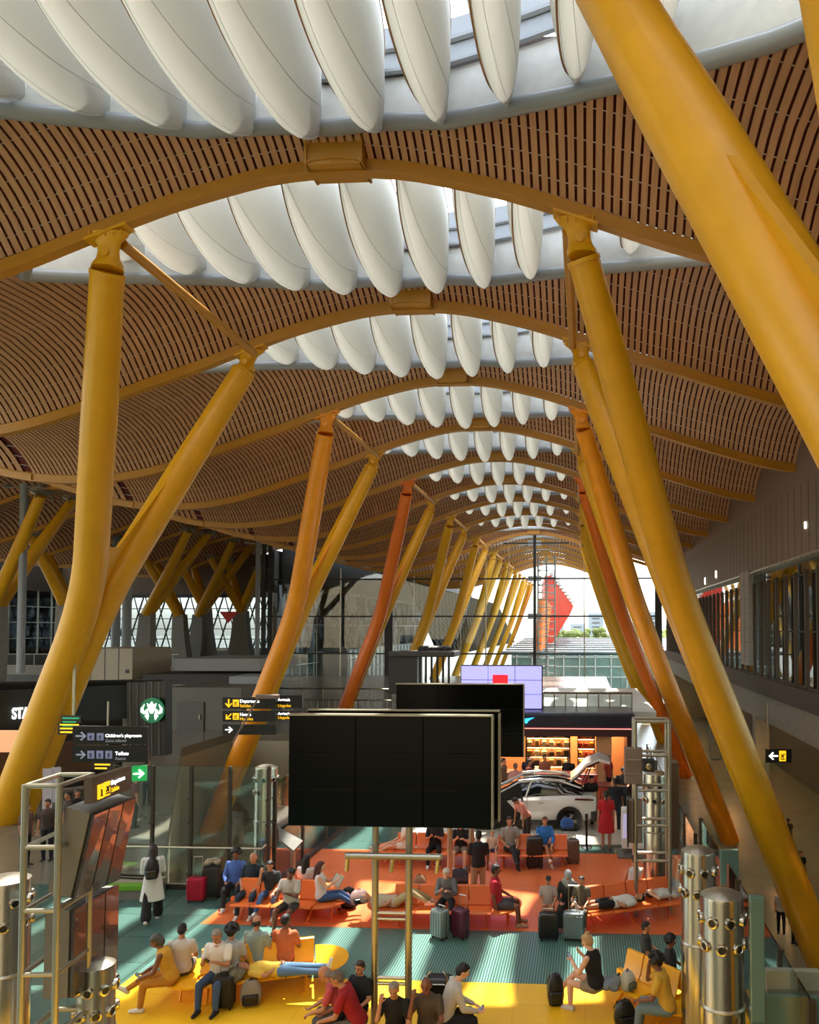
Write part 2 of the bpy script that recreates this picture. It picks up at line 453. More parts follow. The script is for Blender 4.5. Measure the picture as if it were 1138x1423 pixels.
# yellow column trees ------------------------------------------------------
def bend(p0, pm, p1, n=8, blend=.16):
    p0, pm, p1 = Vector(p0), Vector(pm), Vector(p1)
    a = pm+(p0-pm)*blend; b = pm+(p1-pm)*blend
    pts = [p0]
    for i in range(n+1):
        u = i/n; pts.append(a*(1-u)**2+pm*2*u*(1-u)+b*u*u)
    pts.append(p1); return pts
def column(side, k, m_front, m_rear, label, zbot=-5.2, group='yellow forked columns along the hall', m_trunk=None):
    """forked column: twin trunk, two branches that carry rib k and rib k+1"""
    sx = side; ya = ribY(k); yb = ribY(k+1); ym = (ya+yb)/2
    root = empty('forked_column', (X0+sx*12.45, ym, 0))
    def L(p): return Vector(p)-Vector(root.location)
    slope = 2.88/7.36
    zb = zbot; xb = X0+sx*(12.45-slope*zb*1.0)
    top = prof(6.4)-.95
    for (y, dy, m_) in ((ya, -1, m_front), (yb, 1, m_rear)):
        P0 = L((X0+sx*(12.45-slope*zb), ym+dy*.30, zb)); PM = L((X0+sx*(9.57), ym+dy*.38, 7.36)); P1 = L((X0+sx*(6.62), y-dy*.25, top))
        pts = bend(P0, PM, P1); pts = [pts[0], pts[0].lerp(pts[1], .5)]+pts[1:]
        rs = [.50]*len(pts); rs[-1] = .43
        # taper close to the top
        mb = MB(); pts.insert(-1, pts[-2].lerp(pts[-1], .5)); rs.insert(-1, .49); mb.tube(pts, rs, 28)
        mb.build('branch', m_, root, True)
        # cast head: collar, waisted neck with pin, flange plate
        d = (P1-PM).normalized(); hd = MB()
        q = P1+d*.05; tp = L((X0+sx*6.42, y, prof(6.42)+.0))
        rings = []
        for u, wx, wy in ((0, .40, .38), (.12, .41, .30), (.3, .33, .17), (.5, .30, .13), (.72, .34, .13), (.9, .50, .20), (1.0, .56, .22)):
            c = q.lerp(tp, u); c.x = q.x+(tp.x-q.x)*u
            rings.append([c+Vector((wx*math.cos(a)*abs(math.cos(a))**-.3 if abs(math.cos(a)) > .01 else 0, wy*math.sin(a), 0)) for a in [2*PI*i/16+.001 for i in range(16)]])
        hd.loft(rings)
        sl_ = math.atan2(prof(6.0)-prof(6.9), .9)*sx
        hd.box(tp+Vector((0, 0, -.03)), (1.25, .46, .07), M=Matrix.Rotation(sl_, 3, 'Y'))
        hd.tube([q.lerp(tp, .42)+Vector((0, -.2, 0)), q.lerp(tp, .42)+Vector((0, .2, 0))], .12, 12)
        for i in range(5):
            hd.tube([tp+Vector((-.45+.225*i, -.18, -.14)), tp+Vector((-.45+.225*i, -.18, 0))], .025, 6)
        hd.build('cast_head', m_, root, 50)
        cl = MB(); cl.tube([P1-d*.12, P1+d*.0], [.46, .45], 28); cl.build('collar', m_, root, 50)
    # gusset between the branches
    PMb = L((X0+sx*9.57, ym+.38, 7.36)); P1b = L((X0+sx*6.62, yb-.25, top)); PMf = L((X0+sx*9.57, ym-.38, 7.36)); P1f = L((X0+sx*6.62, ya+.25, top))
    g = MB(); pr = []
    u0 = .19
    poly = [PMb.copy(), PMb.lerp(P1b, .5)+Vector((0, -.40, .12)), PMb.lerp(P1b, u0)+Vector((0, -.95, 0)), PMf.lerp(P1f, u0), PMf.copy()]
    off = Vector((.06, 0, 0))
    g.add([p-off for p in poly]+[p+off for p in poly], [(0,1,2,3,4), (9,8,7,6,5)]+[(i, 5+i, 5+(i+1) % 5, (i+1) % 5) for i in range(5)])
    g.build('gusset_plate', m_front, root)
    # tie strut between the two heads
    st = MB(); st.tube([L((X0+sx*6.2, ya+.25, prof(6.2)-.25)), L((X0+sx*6.2, yb-.25, prof(6.2)-.25))], .15, 14)
    st.build('tie_strut', M_rib, root, True)
    tag(root, label, 'column', group)
    return root
sidew = {-1: 'left', 1: 'right'}
pairs = [(-1, (M_yel, M_yel)), (1, (M_yel, M_yel)), (3, (M_yor, M_yel)), (5, (M_ora, M_yel)), (7, (M_yel, M_yel)), (9, (M_yel, M_yel))]
M_gold = mat('golden_paint', 'D6A11C', .38, var=.05, vscale=1.5)
for s_ in (-1, 1):
    for i, (k, ms) in enumerate(pairs):
        if s_ < 0 and i == 0: continue
        nth = ORD[i-(1 if s_ < 0 else 0)]
        column(s_, k, ms[0], ms[1], 'yellow forked column on the %s side, %s from the camera' % (sidew[s_], nth))
for s_ in (-1,):
    for i, k in enumerate((11, 13, 15, 17, 19)):
        column(s_, k, M_gold, M_gold, 'golden forked column outside beyond the end glass, %s in the row' % ORD[i], group='forked columns outside')
# ================================================================== floor
def floormat(name, cols, rough=.18):
    """polished tile with thin joints"""
    m = bpy.data.materials.new(name); m.use_nodes = True; nt = m.node_tree; b = nt.nodes['Principled BSDF']
    tc = nt.nodes.new('ShaderNodeTexCoord'); br = nt.nodes.new('ShaderNodeTexBrick'); nt.links.new(tc.outputs['Object'], br.inputs[0])
    br.offset = 0; br.inputs['Scale'].default_value = 1; br.inputs['Brick Width'].default_value = 1.2; br.inputs['Row Height'].default_value = 1.2
    br.inputs['Mortar Size'].default_value = .012; br.inputs['Color1'].default_value = lin(cols[0]); br.inputs['Color2'].default_value = lin(cols[1]); br.inputs['Mortar'].default_value = lin(cols[2])
    nt.links.new(br.outputs[0], b.inputs['Base Color'])
    n = nt.nodes.new('ShaderNodeTexNoise'); n.inputs['Scale'].default_value = 1.5; nt.links.new(tc.outputs['Object'], n.inputs[0])
    r = nt.nodes.new('ShaderNodeMapRange'); r.inputs['To Min'].default_value = rough*.6; r.inputs['To Max'].default_value = rough*1.5; nt.links.new(n.outputs[0], r.inputs[0]); nt.links.new(r.outputs[0], b.inputs['Roughness'])
    MATS[name] = m; return m
M_fteal = floormat('teal_stone_floor', ('425E56', '49675F', '34493F'))
M_forange = floormat('orange_floor', ('DE6E38', 'E1743E', 'D2642E'), .35)
M_fyellow = floormat('yellow_floor', ('EDB41A', 'F0BA22', 'E2A816'), .35)
def groovemat():
    m = bpy.data.materials.new('grooved_teal_floor'); m.use_nodes = True; nt = m.node_tree; b = nt.nodes['Principled BSDF']
    tc = nt.nodes.new('ShaderNodeTexCoord'); w = nt.nodes.new('ShaderNodeTexWave'); w.inputs['Scale'].default_value = 6.2; w.inputs['Distortion'].default_value = .2; w.bands_direction = 'X'
    nt.links.new(tc.outputs['Object'], w.inputs[0]); r = nt.nodes.new('ShaderNodeValToRGB'); nt.links.new(w.outputs['Fac'], r.inputs[0])
    r.color_ramp.elements[0].color = lin('2F4A44'); r.color_ramp.elements[0].position = .25; r.color_ramp.elements[1].color = lin('669286'); r.color_ramp.elements[1].position = .6
    nt.links.new(r.outputs[0], b.inputs['Base Color']); b.inputs['Roughness'].default_value = .35
    return m
M_groove = groovemat()
def slab(poly, z0, z1, m, name, label=None, parent=None):
    mb = MB(); mb.prism(poly, z0, z1); return struct(mb, name, m, parent, label=label)
LX, RX = -8.3, 2.75                            # island of coloured floor between the two voids
fl = slab([(-7.6, 18.6), (RX, 18.6), (RX, 46), (-7.6, 46)], -.5, 0, M_fteal, 'floor')
slab([(-14, -7), (RX, -7), (RX, 18.6), (-14, 18.6)], -.5, 0, M_fteal, 'floor')
M_fdim = mat('grey_brown_stone_floor', '6E685A', .22, var=.08, vscale=.9)
slab([(-60, 18.6), (-10.5, 18.6), (-21.5, 40), (-21.5, 46), (-60, 46)], -.5, 0, M_fdim, 'floor')
slab([(-60, -7), (-14, -7), (-14, 18.6), (-60, 18.6)], -.5, 0, M_fteal, 'floor')
slab([(-100, 46), (RX, 46), (RX, 101), (-100, 101)], -.5, 0, M_fdim, 'floor')
M_lowfl = mat('beige_lower_floor', '8C8468', .25, var=.08, vscale=.8)
slab([(-110, -8), (60, -8), (60, 101), (-110, 101)], -5.6, -5.2, M_lowfl, 'floor')
slab([(LX, 16.33), (RX-.05, 16.33), (RX-.05, 22.0), (LX, 22.0)], 0, .006, M_forange, 'trim_1')
slab([(LX, 6.0), (RX-.05, 6.0), (RX-.05, 13.96), (LX, 13.96)], 0, .006, M_fyellow, 'trim_2')
slab([(LX, 13.97), (RX-.05, 13.97), (RX-.05, 16.32), (LX, 16.32)], 0, .005, M_groove, 'trim_3')
# walls of the voids
slab([(-10.7, 18.6), (-10.5, 18.6), (-21.5, 40), (-21.5, 46), (-21.7, 46), (-21.7, 40)], -5.2, -.5, M_beige, 'wall_void_left')
slab([(-7.6, 18.7), (-7.5, 18.7), (-7.5, 46), (-7.6, 46)], -5.2, -.5, M_beige, 'wall_void_middle')
slab([(RX, 18.7), (RX+.1, 18.7), (RX+.1, 101), (RX, 101)], -5.2, -.5, M_beige, 'wall_void_right')
slab([(-21.5, 46), (-7.5, 46), (-7.5, 46.1), (-21.5, 46.1)], -5.2, -.5, M_beige, 'wall_void_far')

# ================================================================== right-hand side: wall, gallery, slab
XW = 10.35
mb = MB(); YS = -7; vs = []; 
# the panelled wall follows the roof line above it
prev = None; top = []
for k in range(-2, NB):
    for j in range(13):
        t = -1+2*j/12; y = ribY(k)+BAY/2*(1+t); top.append((y, zc(XR, t)+.6))
vs = []
for y, z in top: vs += [(XW, y, 9.85), (XW, y, z), (XW+.3, y, 9.85), (XW+.3, y, z)]
fs = []
for i in range(len(top)-1):
    q = i*4; r = q+4; fs += [(q, q+1, r+1, r), (q+2, r+2, r+3, q+3), (q, r, r+2, q+2), (q+1, q+3, r+3, r+1)]
mb.add(vs, fs); wr = struct(mb, 'wall_right', M_brown)
# vertical joints, light strips and the ragged steel edge below
jm = MB()
for i in range(90):
    y = -6+i*1.2; jm.box((XW-.008, y, 11.6), (.012, .02, 3.4))
jm.build('panel_joint', mat('panel_joint_dark', '4E4038', .6), wr)
M_lamp = mat('lit_slot_lamp', 'FFF4DC', .4, emis=6)
for i, (y, z) in enumerate(((36.5, 11.2), (61, 10.6), (66.5, 10.4), (34.0, 11.0))):
    lb = MB(); lb.box((XW-.03, y, z), (.05, .09, .55 if i else .3)); lb.build('slot_lamp', M_lamp, wr)
e = MB(); e.box((XW+.05, 47, 9.78), (.35, 108, .12)); 
for i in range(120): e.box((XW-.14, -6+i*.9, 9.74), (.08, .5+.3*(i % 3), .06))
e.build('edge_rail', M_tube, wr)
# gallery floor slab with concrete face
g = MB(); g.box((XW+4.2, 47, 1.75), (8.4, 108, 1.5)); gs = struct(g, 'floor_gallery', M_conc)
g = MB(); g.box((XW+4.1, 47, 3.0), (8.5, 108, .95)); g.build('gallery_edge_band', mat('dark_brown_edge', '4A4039', .55), gs)
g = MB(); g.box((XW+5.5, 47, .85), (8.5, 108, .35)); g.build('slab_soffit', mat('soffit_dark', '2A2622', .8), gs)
# glazed gallery screen: dark mullions, glass
g = MB(); M_mull = mat('brown_bronze_mullion', '4C3C2E', .45)
root = g.box((XW+.2, 47, 3.5), (.2, 108, .1)).build('window_30', M_mull); root['kind'] = 'structure'
bars = MB(); y = -6
i = 0
while y < 100:
    bars.box((XW+.15, y, 6.3), (.2, .12, 5.7)); y += 1.87; i += 1
bars.build('mullion', M_mull, root)
b2 = MB(); b2.box((XW+.3, 47, 6.2), (.05, 108, .06)); b2.box((XW+.3, 47, 9.0), (.05, 108, .06)); b2.build('transom', M_mull, root)
gl = MB(); gl.box((XW+.35, 47, 6.6), (.02, 108, 6.2)); gl.build('pane', M_glass, root)
# room behind the gallery glass
slab([(XW+8.2, -7), (XW+8.4, -7), (XW+8.4, 101), (XW+8.2, 101)], 3.4, 4.6, M_conc, 'wall_gallery_back')
g = MB(); g.box((XW+8.3, 47, 9.7), (.3, 108, .5))
for i in range(26): g.box((XW+8.3, -4+i*4.2, 6.9), (.18, .16, 5))
for z in (5.6, 6.8, 8.0): g.box((XW+8.3, 47, z), (.1, 108, .06))
wg = g.build('window_31', M_tube); wg['kind'] = 'structure'
g = MB(); g.box((XW+8.3, 47, 6.9), (.02, 108, 5)); g.build('pane', M_glass, wg)
slab([(XW+.3, -7), (XW+8.6, -7), (XW+8.6, 101), (XW+.3, 101)], 9.95, 10.15, M_beige, 'ceiling_gallery')
for i in range(12):
    g = MB(); y = 16+i*7.5; sgn = 1 if i % 2 else -1
    g.tube([(XW+4.0, y-2.2*sgn, 3.5), (XW+4.6, y, 7.6), (XW+4.8, y+1.8*sgn, 9.95)], [.42, .4, .36], 18)
    o = g.build('slanted_column', M_yel if i % 3 else M_ora, smooth=True)
    tag(o, 'slanted tube column behind the gallery glass, %s along the right wall' % ORD[i], 'column', 'slanted columns behind the gallery glass')
# panel pier in the gallery front
g = MB(); g.box((XW-.05, 49.5, 7.0), (.3, 2.6, 5.9)); pr = g.build('pier_panel', mat('pale_grey_pier', '9A938A', .6, var=.04)); 
tag(pr, 'pale grey stone-panel pier set between the gallery mullions', 'pier')
g = MB()
for z in (4.6, 5.5, 6.4, 7.3, 8.2, 9.1): g.box((XW-.2, 49.5, z), (.03, 2.6, .03))
g.box((XW-.2, 49.5, 7.0), (.03, .03, 5.9)); g.build('joint', M_grey, pr)
# lower level on the right
slab([(XW+5.8, -7), (XW+6, -7), (XW+6, 101), (XW+5.8, 101)], -5.2, .7, mat('dark_underpass_wall', '5A5040', .7), 'wall_underpass')
slab([(XW, 101), (XW+8.6, 101), (XW+8.6, 101.3), (XW, 101.3)], -5.2, 1.0, M_beige, 'wall_underpass_end')
M_down = mat('lit_downlight', 'FFE8C0', .4, emis=70)
for i in range(10):
    g = MB(); yy = 14+i*8.5; g.lathe([(.24, 0), (.24, .06), (.16, .06), (.16, .02)], (XW+1.9, yy, .6), 20); o = g.build('ceiling_light', M_steel)
    l = MB(); l.lathe([(.17, -.012), (0, -.012)], (XW+1.9, yy, .6), 16); l.build('lamp', M_down, o); tag(o, 'round recessed ceiling light under the right gallery, %s from the camera' % ORD[i], 'ceiling light', 'ceiling lights under the gallery')
for i, y in enumerate((13.2, 23.5, 33.0, 51, 69)):
    g = MB(); g.bevbox((XW+1.1, y, -2.2), (.9, .9, 6.0), .06); o = g.build('concrete_pillar', M_conc)
    tag(o, 'square concrete pillar under the right gallery, %s from the camera' % ORD[i], 'pillar', 'concrete pillars under the gallery')

# ================================================================== glazed end wall
YE = ribY(NB)+.6
def exz(x, y): return at(x, y, D=YE)
root = MB().box((-14, YE, -2.3), (56, .3, .2)).build('window_40', M_dark); root['kind'] = 'structure'
fr = MB(); thin = MB()
def vbar(x, y0, y1, w, mb, d=.25):
    a = exz(x, y0); b = exz(x, y1); mb.box(((a.x+b.x)/2, YE, (a.z+b.z)/2), (w, d, a.z-b.z if a.z > b.z else b.z-a.z))
for x, y0, w in ((366, 752, .55), (374.5, 756, .5), (540, 810, 1.1), (743, 742, .38), (915, 770, .9)): vbar(x, y0, 985, w, fr)
for x, y0 in ((473, 790), (675, 755), (812, 762)): vbar(x, y0, 985, .14, thin, .15)
# straight cable stays
for x, y0 in ((440, 800), (575, 800), (640, 790), (707, 750), (777, 750), (862, 780)): vbar(x, y0, 985, .05, thin, .08)
for yy, xa, xb in ((755, 700, 790), (804.6, 366, 912), (856.5, 366, 915), (908.5, 366, 915), (960, 366, 915)):
    a = exz(xa, yy); b = exz(xb, yy); z = (a.z+b.z)/2
    (fr if yy != 960 else thin).box(((a.x+b.x)/2, YE-.1, z), (b.x-a.x, .22, .2 if yy != 960 else .12))
    if yy != 960:
        c = exz(743, yy); n_ = MB()
        for dx in (-.55, .55):
            for dz in (-.22, .22): n_.box((c.x+dx, YE-.25, z+dz), (.7, .3, .28))
        n_.build('joint_plate', M_steel, root)
fr.build('frame', M_dark, root); thin.build('slender_mullion', M_tube, root)
gl = MB(); a = exz(366, 985); 
pts = []
for i in range(60):
    x = a.x+(10.3-a.x)*i/59; pts.append((x, prof(x-X0)+.2))
n = len(pts); gl.add([(x, YE, -5.2) for x, z in pts]+[(x, YE, z) for x, z in pts], [(i, i+1, n+i+1, n+i) for i in range(n-1)]); gl.build('pane', M_tint, root)

# ================================================================== outside, beyond the glass
M_ground = mat('pale_apron', '62625A', .8, var=.05, vscale=.05)
mb = MB(); mb.box((0, 600, -5.7), (2600, 1000, .4)); struct(mb, 'ground', M_ground)
def crinkle_glints(name, a, b, sx, sy, rough=.15, metal=1, strength=1.0):
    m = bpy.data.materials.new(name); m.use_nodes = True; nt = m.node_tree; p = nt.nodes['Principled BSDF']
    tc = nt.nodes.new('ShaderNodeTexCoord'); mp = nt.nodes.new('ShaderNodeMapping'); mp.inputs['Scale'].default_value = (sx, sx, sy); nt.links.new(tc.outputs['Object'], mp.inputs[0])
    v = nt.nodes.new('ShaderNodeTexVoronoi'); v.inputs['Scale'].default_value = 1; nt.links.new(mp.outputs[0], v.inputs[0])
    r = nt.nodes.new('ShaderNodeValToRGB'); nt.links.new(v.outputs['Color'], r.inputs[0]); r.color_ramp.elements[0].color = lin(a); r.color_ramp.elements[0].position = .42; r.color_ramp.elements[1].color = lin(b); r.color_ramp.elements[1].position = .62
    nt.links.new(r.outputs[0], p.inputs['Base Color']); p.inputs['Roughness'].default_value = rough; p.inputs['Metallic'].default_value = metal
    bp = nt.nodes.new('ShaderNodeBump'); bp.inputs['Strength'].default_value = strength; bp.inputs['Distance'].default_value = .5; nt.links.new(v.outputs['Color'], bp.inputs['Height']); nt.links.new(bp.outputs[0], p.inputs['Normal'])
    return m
M_fac = crinkle_glints('crinkled_facade_painted_glints', '07090B', '9AA3A8', 1.1, .4, .8, 0, .2)  # bright and dark reflections of the glass are put into the colour cells
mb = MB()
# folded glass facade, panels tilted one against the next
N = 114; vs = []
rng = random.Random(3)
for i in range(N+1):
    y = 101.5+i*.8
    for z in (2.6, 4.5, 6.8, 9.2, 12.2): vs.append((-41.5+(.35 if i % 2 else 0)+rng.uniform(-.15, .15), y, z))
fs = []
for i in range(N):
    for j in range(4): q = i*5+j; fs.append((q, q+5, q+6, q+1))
mb.add(vs, fs); fo = mb.build('glass_facade', M_fac); tag(fo, 'crinkled glass facade with painted-on glints outside to the left of the end glass', 'facade')
tr = MB()
for z in (2.6, 6.8, 12.2): tr.box((-41, 148, z), (.3, 90, .22 if z < 12 else .5))
tr.build('transom', M_steel, fo)
mb = MB(); mb.box((-42, 148, -1.3), (.5, 90, 7.6)); o = mb.build('glazed_building', mat('green_glass_base', '4A6A66', .15, .3, var=.2, vscale=.3)); tag(o, 'greenish glazed lower wall beneath the crinkled facade outside', 'wall')
s2 = MB()
for i in range(30): s2.box((-41.6, 104+3*i, -1.3), (.2, .15, 7.6))
for z in (-3.5, -1.2, 1.0): s2.box((-41.6, 148, z), (.2, 90, .12))
s2.build('mullion', M_white, o)
mb = MB(); mb.add([(-41.5, 103, 12.3), (-41.5, 195, 12.3), (-28.8, 195, 13.4), (-28.8, 103, 13.4), (-41.5, 103, 20), (-41.5, 195, 20), (-28.8, 195, 20), (-28.8, 103, 20)], [(0,1,2,3), (4,7,6,5), (0,3,7,4), (1,5,6,2), (0,4,5,1), (3,2,6,7)])
o = mb.build('dark_soffit', mat('dark_grey_soffit', '3A3C3A', .6, var=.1, vscale=.2)); tag(o, 'dark grey panelled soffit outside over the crinkled facade', 'soffit')
sm = MB()
for i in range(18): sm.add([(-41.5, 104+5*i, 12.25), (-41.5, 104.12+5*i, 12.25), (-28.8, 104.12+5*i, 13.35), (-28.8, 104+5*i, 13.35)], [(0,1,2,3)])
sm.build('seam', M_steel, o)
def lattice():
    m = bpy.data.materials.new('perforated_metal_screen'); m.use_nodes = True; nt = m.node_tree; p = nt.nodes['Principled BSDF']
    tc = nt.nodes.new('ShaderNodeTexCoord'); mp = nt.nodes.new('ShaderNodeMapping'); mp.inputs['Rotation'].default_value = (0, 0, 0); mp.inputs['Scale'].default_value = (.01, .55, 1.1); nt.links.new(tc.outputs['Object'], mp.inputs[0])
    c = nt.nodes.new('ShaderNodeTexChecker'); c.inputs['Scale'].default_value = 1; c.inputs[1].default_value = lin('42433E'); c.inputs[2].default_value = lin('161714'); p.inputs['Roughness'].default_value = 1; p.inputs['Specular IOR Level'].default_value = 0; nt.links.new(mp.outputs[0], c.inputs[0]); nt.links.new(c.outputs[0], p.inputs['Base Color'])
    return m
mb = MB(); mb.add([(-21, 112, 2), (-21, 230, 2), (-26, 230, 13.4), (-26, 112, 13.4), (-21.4, 112, 2), (-21.4, 230, 2), (-26.4, 230, 13.4), (-26.4, 112, 13.4)], [(0,1,2,3), (4,7,6,5), (0,3,7,4), (1,5,6,2), (3,2,6,7)])
o = mb.build('metal_screen', lattice()); tag(o, 'sloping perforated metal screen outside behind the golden columns', 'metal screen')
# red prow of the far roof
M_red = mat('red_paint', 'D8301E', .5)
P = [at(765, 800, D=170), at(797, 842, D=170), at(793, 852, D=170), at(768, 893, D=170), at(757, 897, D=170), at(757, 800, D=170)]
mb = MB(); n = len(P); mb.add(P+[p+Vector((-3, 40, 0)) for p in P], [tuple(range(n-1, -1, -1)), tuple(range(n, 2*n))]+[(i, (i+1) % n, n+(i+1) % n, n+i) for i in range(n)])
o = mb.build('red_roof_prow', M_red); tag(o, 'red wedge-shaped underside of the far roof beyond the end glass', 'roof')
lt = MB()
for i in range(9):
    a = P[0].lerp(P[1], i/9); lt.box((a.x+.3, a.y+4, a.z+.4), (1.1, 9, .5))
lt.build('stepped_edge', M_white, o)
for i in range(7):
    g = MB(); a = at(748+6*i-i*4, 905, D=150+6*i); b = at(753+6*i-i*3, 832+i*3, D=150+6*i); g.tube([a, b], .8, 12); o = g.build('slanted_column', M_ora, smooth=True)
    tag(o, 'orange slanted column under the red far roof, %s from the left' % ORD[i], 'column', 'orange columns beyond the end glass')
# truss tower
tw = MB(); a = at(747, 962, D=116); b = at(771, 962, D=116); zt = at(750, 772, D=116).z
for x in (a.x, (a.x+b.x)/2, b.x):
    for y in (116, 118): tw.tube([(x, y, -5.4), (x, y, zt)], .09, 6)
for i in range(20):
    z = -5+i*(zt+5)/20
    for y in (116, 118): tw.tube([(a.x, y, z), (b.x, y, z)], .06, 5); tw.tube([(a.x, y, z), (b.x, y, z+1)], .04, 5)
o = tw.build('truss_tower', M_grey); tag(o, 'slim grey lattice tower standing just outside the end glass', 'tower')
# low roofs, hedge and skyline on the right
g = MB()
for i in range(8): g.box((6, 150+8*i, 1.6+.25*i), (44, 5.2, .5))
o = g.build('louvred_roof', mat('white_metal_roof', '8E9292', .5)); tag(o, 'low white louvred roof outside beyond the end glass', 'roof')
g = MB(); g.box((8, 148, -2), (44, 3, 6.4)); o = g.build('glazed_building', mat('green_glass_wall', '7E9C92', .2, .2, var=.25, vscale=.4)); tag(o, 'low green-glass building outside under the white roof', 'building')
g2 = MB()
for i in range(15): g2.box((-13+3*i, 146.4, -2), (.2, .2, 6.4))
for z in (-3, -1, .8): g2.box((8, 146.4, z), (44, .2, .2))
g2.build('mullion', M_white, o)
M_leaf = mat('olive_foliage', '6E7A3C', .9, var=.3, vscale=.3)
rng = random.Random(5)
for i in range(9):
    g = MB(); cx, cyy = -8+i*6.4+rng.uniform(-1, 1), 245+rng.uniform(-8, 8)
    for j in range(26): g.ell((cx+rng.uniform(-2.6, 2.6), cyy+rng.uniform(-2, 2), 2.5+rng.uniform(-2.5, 2.8)), [rng.uniform(.8, 1.6)]*3, 7, 5)
    o = g.build('tree', M_leaf); t = MB(); t.tube([(cx, cyy, -5.5), (cx, cyy, 2)], .3, 6); t.build('trunk', M_brown, o)
    tag(o, 'olive green bushy tree beyond the low white roof, %s from the left' % ORD[i], 'tree', 'trees beyond the low roof')
M_city = mat('hazy_tower_block', 'AEB6BC', .8)
for i in range(10):
    g = MB(); hh = rng.uniform(14, 42); x = -30+i*22+rng.uniform(-5, 5); g.box((x, 900, hh/2-5.5), (rng.uniform(10, 18), 14, hh)); o = g.build('tower_block', M_city)
    w2 = MB()
    for j in range(int(hh/5)): w2.box((x, 892.8, -3+j*5), (9, .3, 1.6))
    w2.build('window_band', M_grey, o)
    tag(o, 'pale hazy tower block on the far skyline, %s from the left' % ORD[i], 'building', 'tower blocks on the skyline')

# ================================================================== far left of the hall
YF = 118
root = MB().box((-70, YF, 3.0), (66, .6, .5)).build('window_50', M_tube); root['kind'] = 'structure'
fr = MB()
for z in (4.6, 6.2, 7.8, 9.4): fr.box((-70, YF, z), (66, .18, .12))
fr.box((-70, YF, 11.4), (66, .5, .5))
for i in range(36):
    x = -102+i*1.85; fr.tube([(x, YF-.3, 3.1), (x+2.6, YF-.3, 11.2)], .13, 5); fr.tube([(x+1.5, YF-.3, 3.1), (x-.8, YF-.3, 11.2)], .09, 5)
fr.build('bracing', M_dark, root)
gl = MB(); gl.box((-70, YF+.2, 7.2), (66, .03, 8)); gl.build('pane', M_tint, root)
slab([(-103, YF), (-37, YF), (-37, YF+.5), (-103, YF+.5)], -5.2, 3.0, M_grey, 'wall_far_left')
slab([(-103, YF), (-37, YF), (-37, YF+.5), (-103, YF+.5)], 11.5, 18, mat('dark_upper_wall', '6A5A48', .7), 'wall_far_left_upper')
slab([(-84, -7), (-83.5, -7), (-83.5, YF), (-84, YF)], -5.2, 2.4, M_grey, 'wall_left')
slab([(-84, -7), (-83.5, -7), (-83.5, YF), (-84, YF)], 12.0, 17, M_grey, 'wall_left_upper')
g = MB()
for i in range(42): g.box((-83.75, -7+3*i, 7.2), (.2, .2, 9.6))
for z in (4.8, 7.2, 9.6): g.box((-83.75, 55.5, z), (.15, 125, .12))
wl_ = struct(g, 'window_60', M_tube); g = MB(); g.box((-83.7, 55.5, 7.2), (.03, 125, 9.6)); g.build('pane', M_glass, wl_)  # glazing added to bring daylight into the dim left aisle
slab([(-42.6, 101.8), (-42.1, 101.8), (-42.1, YF), (-42.6, YF)], -5.2, 17, M_grey, 'wall_link')
slab([(-84, -7.5), (20, -7.5), (20, -7), (-84, -7)], -5.2, 20, M_beige, 'wall_back')
# tall bright strip windows low on the far left
def pcol(xa, ya, xb, yb, D0, D1, r, m):
    g = MB(); a = at(xa, ya, D=D0); b = at(xb, yb, D=D1); g.tube([a, a.lerp(b, .5), b], [r, r*.97, r*.85], 14); return g
LC = [  # node pixel, two tops, distance
 ('narrow V of yellow tubes rising from the tall grey base', (205, 853), (262, 738), (290, 742), 95),
 ('narrow V of yellow tubes left of the red pennant', (277, 855), (324, 752), (351, 757), 108),
 ('short V of yellow tubes beside the tall dark mullion', (333, 856), (358, 792), (366, 790), 113),
 ('leftward-leaning V of yellow tubes in the far left aisle', (250, 855), (193, 765), (208, 764), 104),
 ('leftward-leaning V of yellow tubes behind the narrow pair', (285, 845), (243, 770), (265, 772), 110),
 ('leftward-leaning V of yellow tubes above the red pennant', (337, 850), (292, 775), (316, 780), 112),
 ('thick yellow V column cut by the left picture edge', (-8, 845), (57, 688), (101, 696), 62),
 ('leftward-leaning V of yellow tubes behind the big left trunk', (92, 838), (42, 745), (63, 762), 80)]
for lab, nd, t1, t2, D in LC:
    n0 = at(*nd, D=D); root = empty('forked_column', n0); r = .62 if D > 70 else .55
    for q, (tx, ty) in enumerate((t1, t2)):
        b = at(tx, ty, D=D-4+8*q)-n0; g = MB(); g.tube([(0, (-.3+.6*q), 0), b*.5, b], [r, r*.95, r*.75], 14); g.build('branch', M_yel, root, True)
        h_ = MB(); h_.lathe([(.5, 0), (.9, .25), (.9, .4)], b, 10)
        for k in range(5): a = 2*PI*k/5; h_.tube([b+Vector((math.cos(a)*.8, math.sin(a)*.8, .3)), b+Vector((math.cos(a)*1.0, math.sin(a)*1.0, -.35))], .07, 5)
        h_.build('lamp_crown', M_tube, root)
    # splayed concrete base below
    g = MB(); z0 = -n0.z-5.2; dx = 3.2 if nd[0] < tx else -3.2
    secs = []
    for u in (0, .25, .6, 1): secs.append([Vector((-dx*u*u*.6+sx*(.75+.7*u), sy*(.6+.4*u), z0*u+.1)) for sx, sy in ((-1, -1), (1, -1), (1, 1), (-1, 1))])
    g.loft(secs); bo = g.build('concrete_base', M_conc, root, 30)
    tag(root, lab, 'column', 'distant columns of the left aisle')
